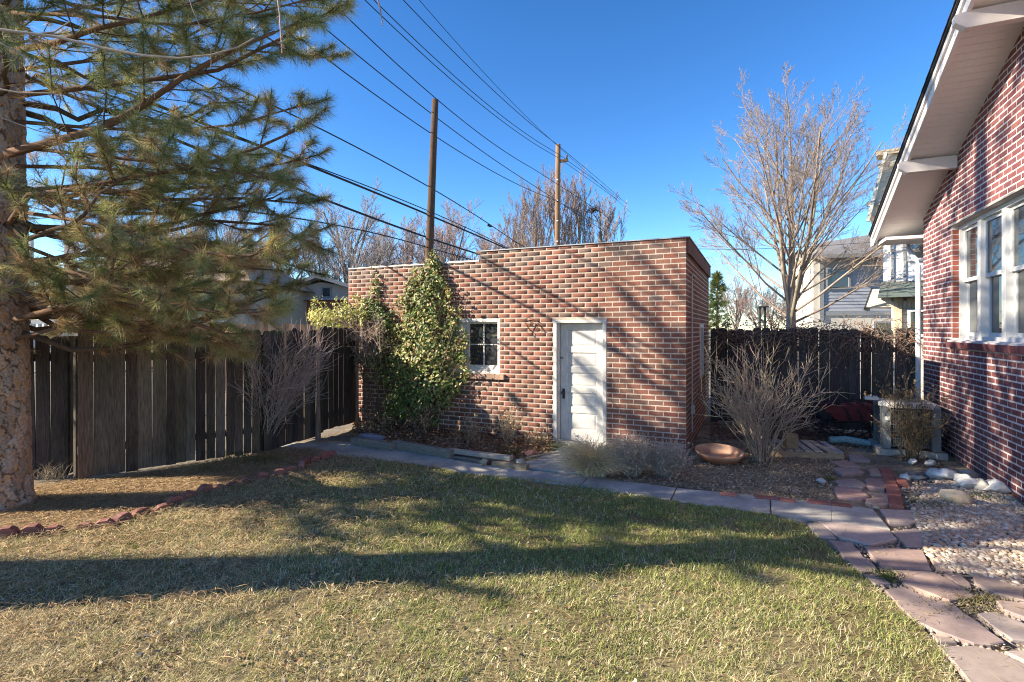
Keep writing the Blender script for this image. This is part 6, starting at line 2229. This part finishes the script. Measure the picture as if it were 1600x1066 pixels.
# curled fallen leaves
def leaf_litter(poly, n, seed, size=(.012, .03), zr=(.005, .03), dens=None, lo=None, hi=None, cols=None):
    rg = np.random.default_rng(seed)
    X = scatter(poly, n, rg, lo, hi)
    if dens is not None: X = X[rg.random(len(X)) < dens(X)]
    n = len(X)
    S = rg.uniform(*size, n)[:, None]
    nn = np.stack([rg.normal(0, .5, n), rg.normal(0, .5, n), np.ones(n)], 1); nn /= np.linalg.norm(nn, axis=1, keepdims=True)
    a = np.cross(nn, rg.normal(size=(n, 3))); a /= np.linalg.norm(a, axis=1, keepdims=True); b = np.cross(nn, a)
    P = np.concatenate([X, rg.uniform(*zr, (n, 1))], 1) + np.array([0, 0, 1]) * S * .25
    curl = rg.uniform(.1, .6, (n, 1))
    V = np.stack([P - a * S, P - a * S * .2 + b * S * .55 + nn * S * curl, P + a * S + nn * S * curl * .6, P - a * S * .2 - b * S * .55 + nn * S * curl], 1).reshape(-1, 3)
    F = (np.arange(n)[:, None, None] * 4 + np.array([[0, 2, 1], [0, 3, 2]])[None]).reshape(-1, 3)
    cols = np.array(cols or [(.34, .24, .14), (.42, .31, .19), (.22, .14, .08), (.50, .40, .26), (.56, .47, .33), (.30, .18, .10)])
    C = cols[rg.integers(0, len(cols), n)] * rg.uniform(.75, 1.2, (n, 1))
    return V, F, np.repeat(C, 4, 0)
V, F, C = leaf_litter(LAWN, 30000, 8, (.006, .019), (.012, .04), dens=lambda X: np.clip((4.3 - X[:, 1]) / 1.6, .03, 1) * np.clip((1.6 - X[:, 0]) / 3, .05, 1) * (fnoise(X[:, 0] * 3, X[:, 1] * 3, 7) > .42), lo=np.array([-4.5, 2.3]), hi=np.array([3.5, 7.5]))
o = mesh_obj('fallen_leaves', V, F, M_LITTER, None, C); o['kind'] = 'stuff'
# leaf and twig litter in the beds
PLANTER = [G(548, 684), G(640, 700), G(760, 716), G(830, 720), G(868, 702)] + [GC - T * 2.0 - nF * -.02, GC - T * 6.0 + nF * .02]
V, F, C = leaf_litter(PLANTER, 9000, 9, (.015, .035), (.0, .10), cols=[(.22, .12, .07), (.28, .16, .09), (.16, .09, .06), (.34, .23, .14)])
o = mesh_obj('leaf_litter', V, F, M_LITTER, None, C); o['kind'] = 'stuff'
BEDR = [G(950, 752), G(1095, 766), G(1200, 780), G(1300, 786), G(1305, 745), G(1330, 700), G(1230, 690), G(1110, 690), GC + T * .1]
V, F, C = leaf_litter(BEDR, 12000, 10, (.008, .022), (.0, .015), cols=[(.36, .28, .19), (.46, .37, .26), (.25, .19, .13), (.54, .45, .33), (.18, .135, .095)])
V2, F2, C2 = needle_litter(BEDR, 22000, 11, (0, .015), cols=[(.42, .34, .23), (.52, .43, .30), (.30, .23, .15)], ln=(.03, .10), wd=.003)
o = mesh_obj('bed_litter', np.concatenate([V, V2]), np.concatenate([F, F2 + len(V)]), M_LITTER, None, np.concatenate([C, C2])); o['kind'] = 'stuff'
BED2 = [G(1110, 690), G(1230, 690), G(1340, 700), G(1480, 740), HC + np.array([0, -.1, 0]), fF, fE]
V, F, C = leaf_litter(BED2, 9000, 12, (.012, .03), (.0, .02), cols=[(.22, .15, .10), (.28, .20, .13), (.15, .10, .075)])
o = mesh_obj('bed_litter', V, F, M_LITTER, None, C); o['kind'] = 'stuff'
# low green weeds in the shade of the left bed and here and there
def tuft(px, py, n, h, sp, col, label, seed):
    q = random.Random(seed); b = G(px, py); S = []
    for k in range(n):
        a = q.uniform(0, 6.28); tl = q.uniform(.1, 1.0); p = b + np.array([q.gauss(0, sp), q.gauss(0, sp * .7), 0]); L = h * q.uniform(.5, 1.1)
        d = np.array([math.cos(a) * math.sin(tl), math.sin(a) * math.sin(tl), math.cos(tl)]); c = jit(q.choice(col), .2)
        p1 = p + d * L * .55; p2 = p1 + norm(d + np.array([math.cos(a) * .4, math.sin(a) * .4, -.35])) * L * .45
        S.append((p, p1, .0026, .0022, c)); S.append((p1, p2, .0022, .0008, c))
    V, F, C = segs_mesh(S, 3)
    tag(mesh_obj('grass_tuft', V, F, M_BLADE, None, C, origin=b), label, 'grass tuft', kind='stuff')
GR = [(.10, .15, .04), (.14, .18, .05), (.22, .21, .08)]
tuft(868, 703, 160, .17, .06, GR, 'green tuft beside the left foot of the white door frame', 1)
tuft(795, 712, 130, .15, .09, GR, 'green weeds behind the weathered cap board', 2)
tuft(1447, 790, 200, .07, .13, GR, 'low green weed patch on gravel by the brick strip', 3)
tuft(1528, 780, 120, .08, .10, GR, 'green weeds in front of the tan boulder', 4)
tuft(1298, 752, 60, .10, .04, GR, 'small green weed left of the red stepping stones', 5)
tuft(1385, 905, 90, .09, .05, GR, 'green grass growing between two flagstones', 6)
tuft(1540, 940, 90, .07, .10, [(.34, .27, .12), (.26, .22, .09), (.18, .18, .06)], 'straw tuft between flagstones at the right edge', 7)
tuft(1500, 952, 110, .06, .13, [(.38, .30, .15), (.30, .24, .11)], 'flattened dry grass along the flagstone joint', 8)
tuft(365, 716, 150, .16, .14, [(.20, .19, .07), (.27, .23, .10), (.12, .14, .05)], 'pale weeds at the foot of the board fence', 9)
tuft(330, 735, 120, .13, .16, [(.22, .20, .08), (.28, .22, .11)], 'sparse weeds in the needle bed', 10)
tuft(410, 722, 140, .13, .15, [(.12, .14, .05), (.20, .19, .08)], 'dark green weeds under the grey bare shrub', 11)
tuft(80, 748, 110, .28, .12, [(.25, .21, .17), (.32, .27, .2)], 'grey dead weeds by the pine trunk', 12)

# gravel
GRAVEL = [G(*p) for p in [(1424, 800), (1440, 775), (1475, 745), (1520, 742), (1585, 780), (1640, 830), (1720, 980), (1600, 925), (1545, 906), (1478, 895), (1447, 868), (1440, 835)]]
poly_sheet('gravel_bed', GRAVEL, -.004, mat('gravel_base', (.30, .25, .20), var=.4, scale=40, bump=.8, rough=1))
GR2 = GRAVEL + []
import bmesh
bm = bmesh.new(); bmesh.ops.create_icosphere(bm, subdivisions=1, radius=1)
IV = np.array([v.co[:] for v in bm.verts]); IF = np.array([[v.index for v in f.verts] for f in bm.faces]); bm.free()
def pebbles(poly, n, seed, size=(.008, .025), cols=None, z=0.0, lo=None, hi=None):
    rg = np.random.default_rng(seed)
    X = scatter(poly, n, rg, lo, hi); n = len(X)
    S = rg.uniform(size[0], size[1], (n, 1)) * rg.uniform(.7, 1.3, (n, 3)) * [1.15, 1, .62]
    A = rg.uniform(0, 6.283, n)
    V = IV[None] * S[:, None] * (1 + rg.normal(0, .06, (n, len(IV), 1)))
    c, s = np.cos(A)[:, None], np.sin(A)[:, None]
    V = np.stack([V[..., 0] * c - V[..., 1] * s, V[..., 0] * s + V[..., 1] * c, V[..., 2]], -1)
    V += np.concatenate([X, (z + S[:, 2:3] * .4 + rg.uniform(0, .012, (n, 1)))], 1)[:, None]
    F = (np.arange(n)[:, None, None] * len(IV) + IF[None]).reshape(-1, 3)
    cols = np.array(cols or [(.38, .31, .23), (.43, .36, .28), (.33, .25, .18), (.47, .41, .34), (.26, .215, .175), (.39, .28, .20), (.50, .44, .36)])
    C = cols[rg.integers(0, len(cols), n)] * rg.uniform(.8, 1.2, (n, 1))
    return V.reshape(-1, 3), F, np.repeat(C, len(IV), 0)
V, F, C = pebbles(GRAVEL, 30000, 3)
o = mesh_obj('gravel', V, F, M_PEBBLE, None, C, True); o['kind'] = 'stuff'
FARG = [G(1408, 742), G(1445, 738), G(1500, 748), G(1478, 770), G(1440, 790), G(1418, 796)]
V, F, C = pebbles(FARG, 1600, 4, (.008, .022), [(.22, .17, .14), (.28, .22, .18), (.34, .29, .25)])
o = mesh_obj('gravel', V, F, M_PEBBLE, None, C, True); o['kind'] = 'stuff'
# grit and straw in the flagstone joints
FP = [G(*p) for p in [(1262, 812), (1390, 832), (1430, 795), (1440, 835), (1490, 895), (1600, 925), (1700, 1000), (1700, 1160), (1520, 1160), (1440, 985), (1340, 895)]]
V, F, C = pebbles(FP, 7000, 5, (.005, .014), [(.34, .27, .2), (.25, .2, .15), (.42, .35, .28)], z=-.012)
o = mesh_obj('joint_grit', V, F, M_PEBBLE, None, C); o['kind'] = 'stuff'
V, F, C = needle_litter(FP, 1200, 14, (.02, .03), cols=[(.42, .33, .19), (.34, .25, .13)], ln=(.04, .12), wd=.0025)
o = mesh_obj('straw_litter', V, F, M_LITTER, None, C); o['kind'] = 'stuff'
# crumbs of leaf on the concrete
WK = [G(*p) for p in FAR] + [G(*p) for p in NEAR[::-1]]
V, F, C = leaf_litter(WK, 500, 15, (.006, .016), (.014, .018)); o = mesh_obj('fallen_leaves', V, F, M_LITTER, None, C); o['kind'] = 'stuff'
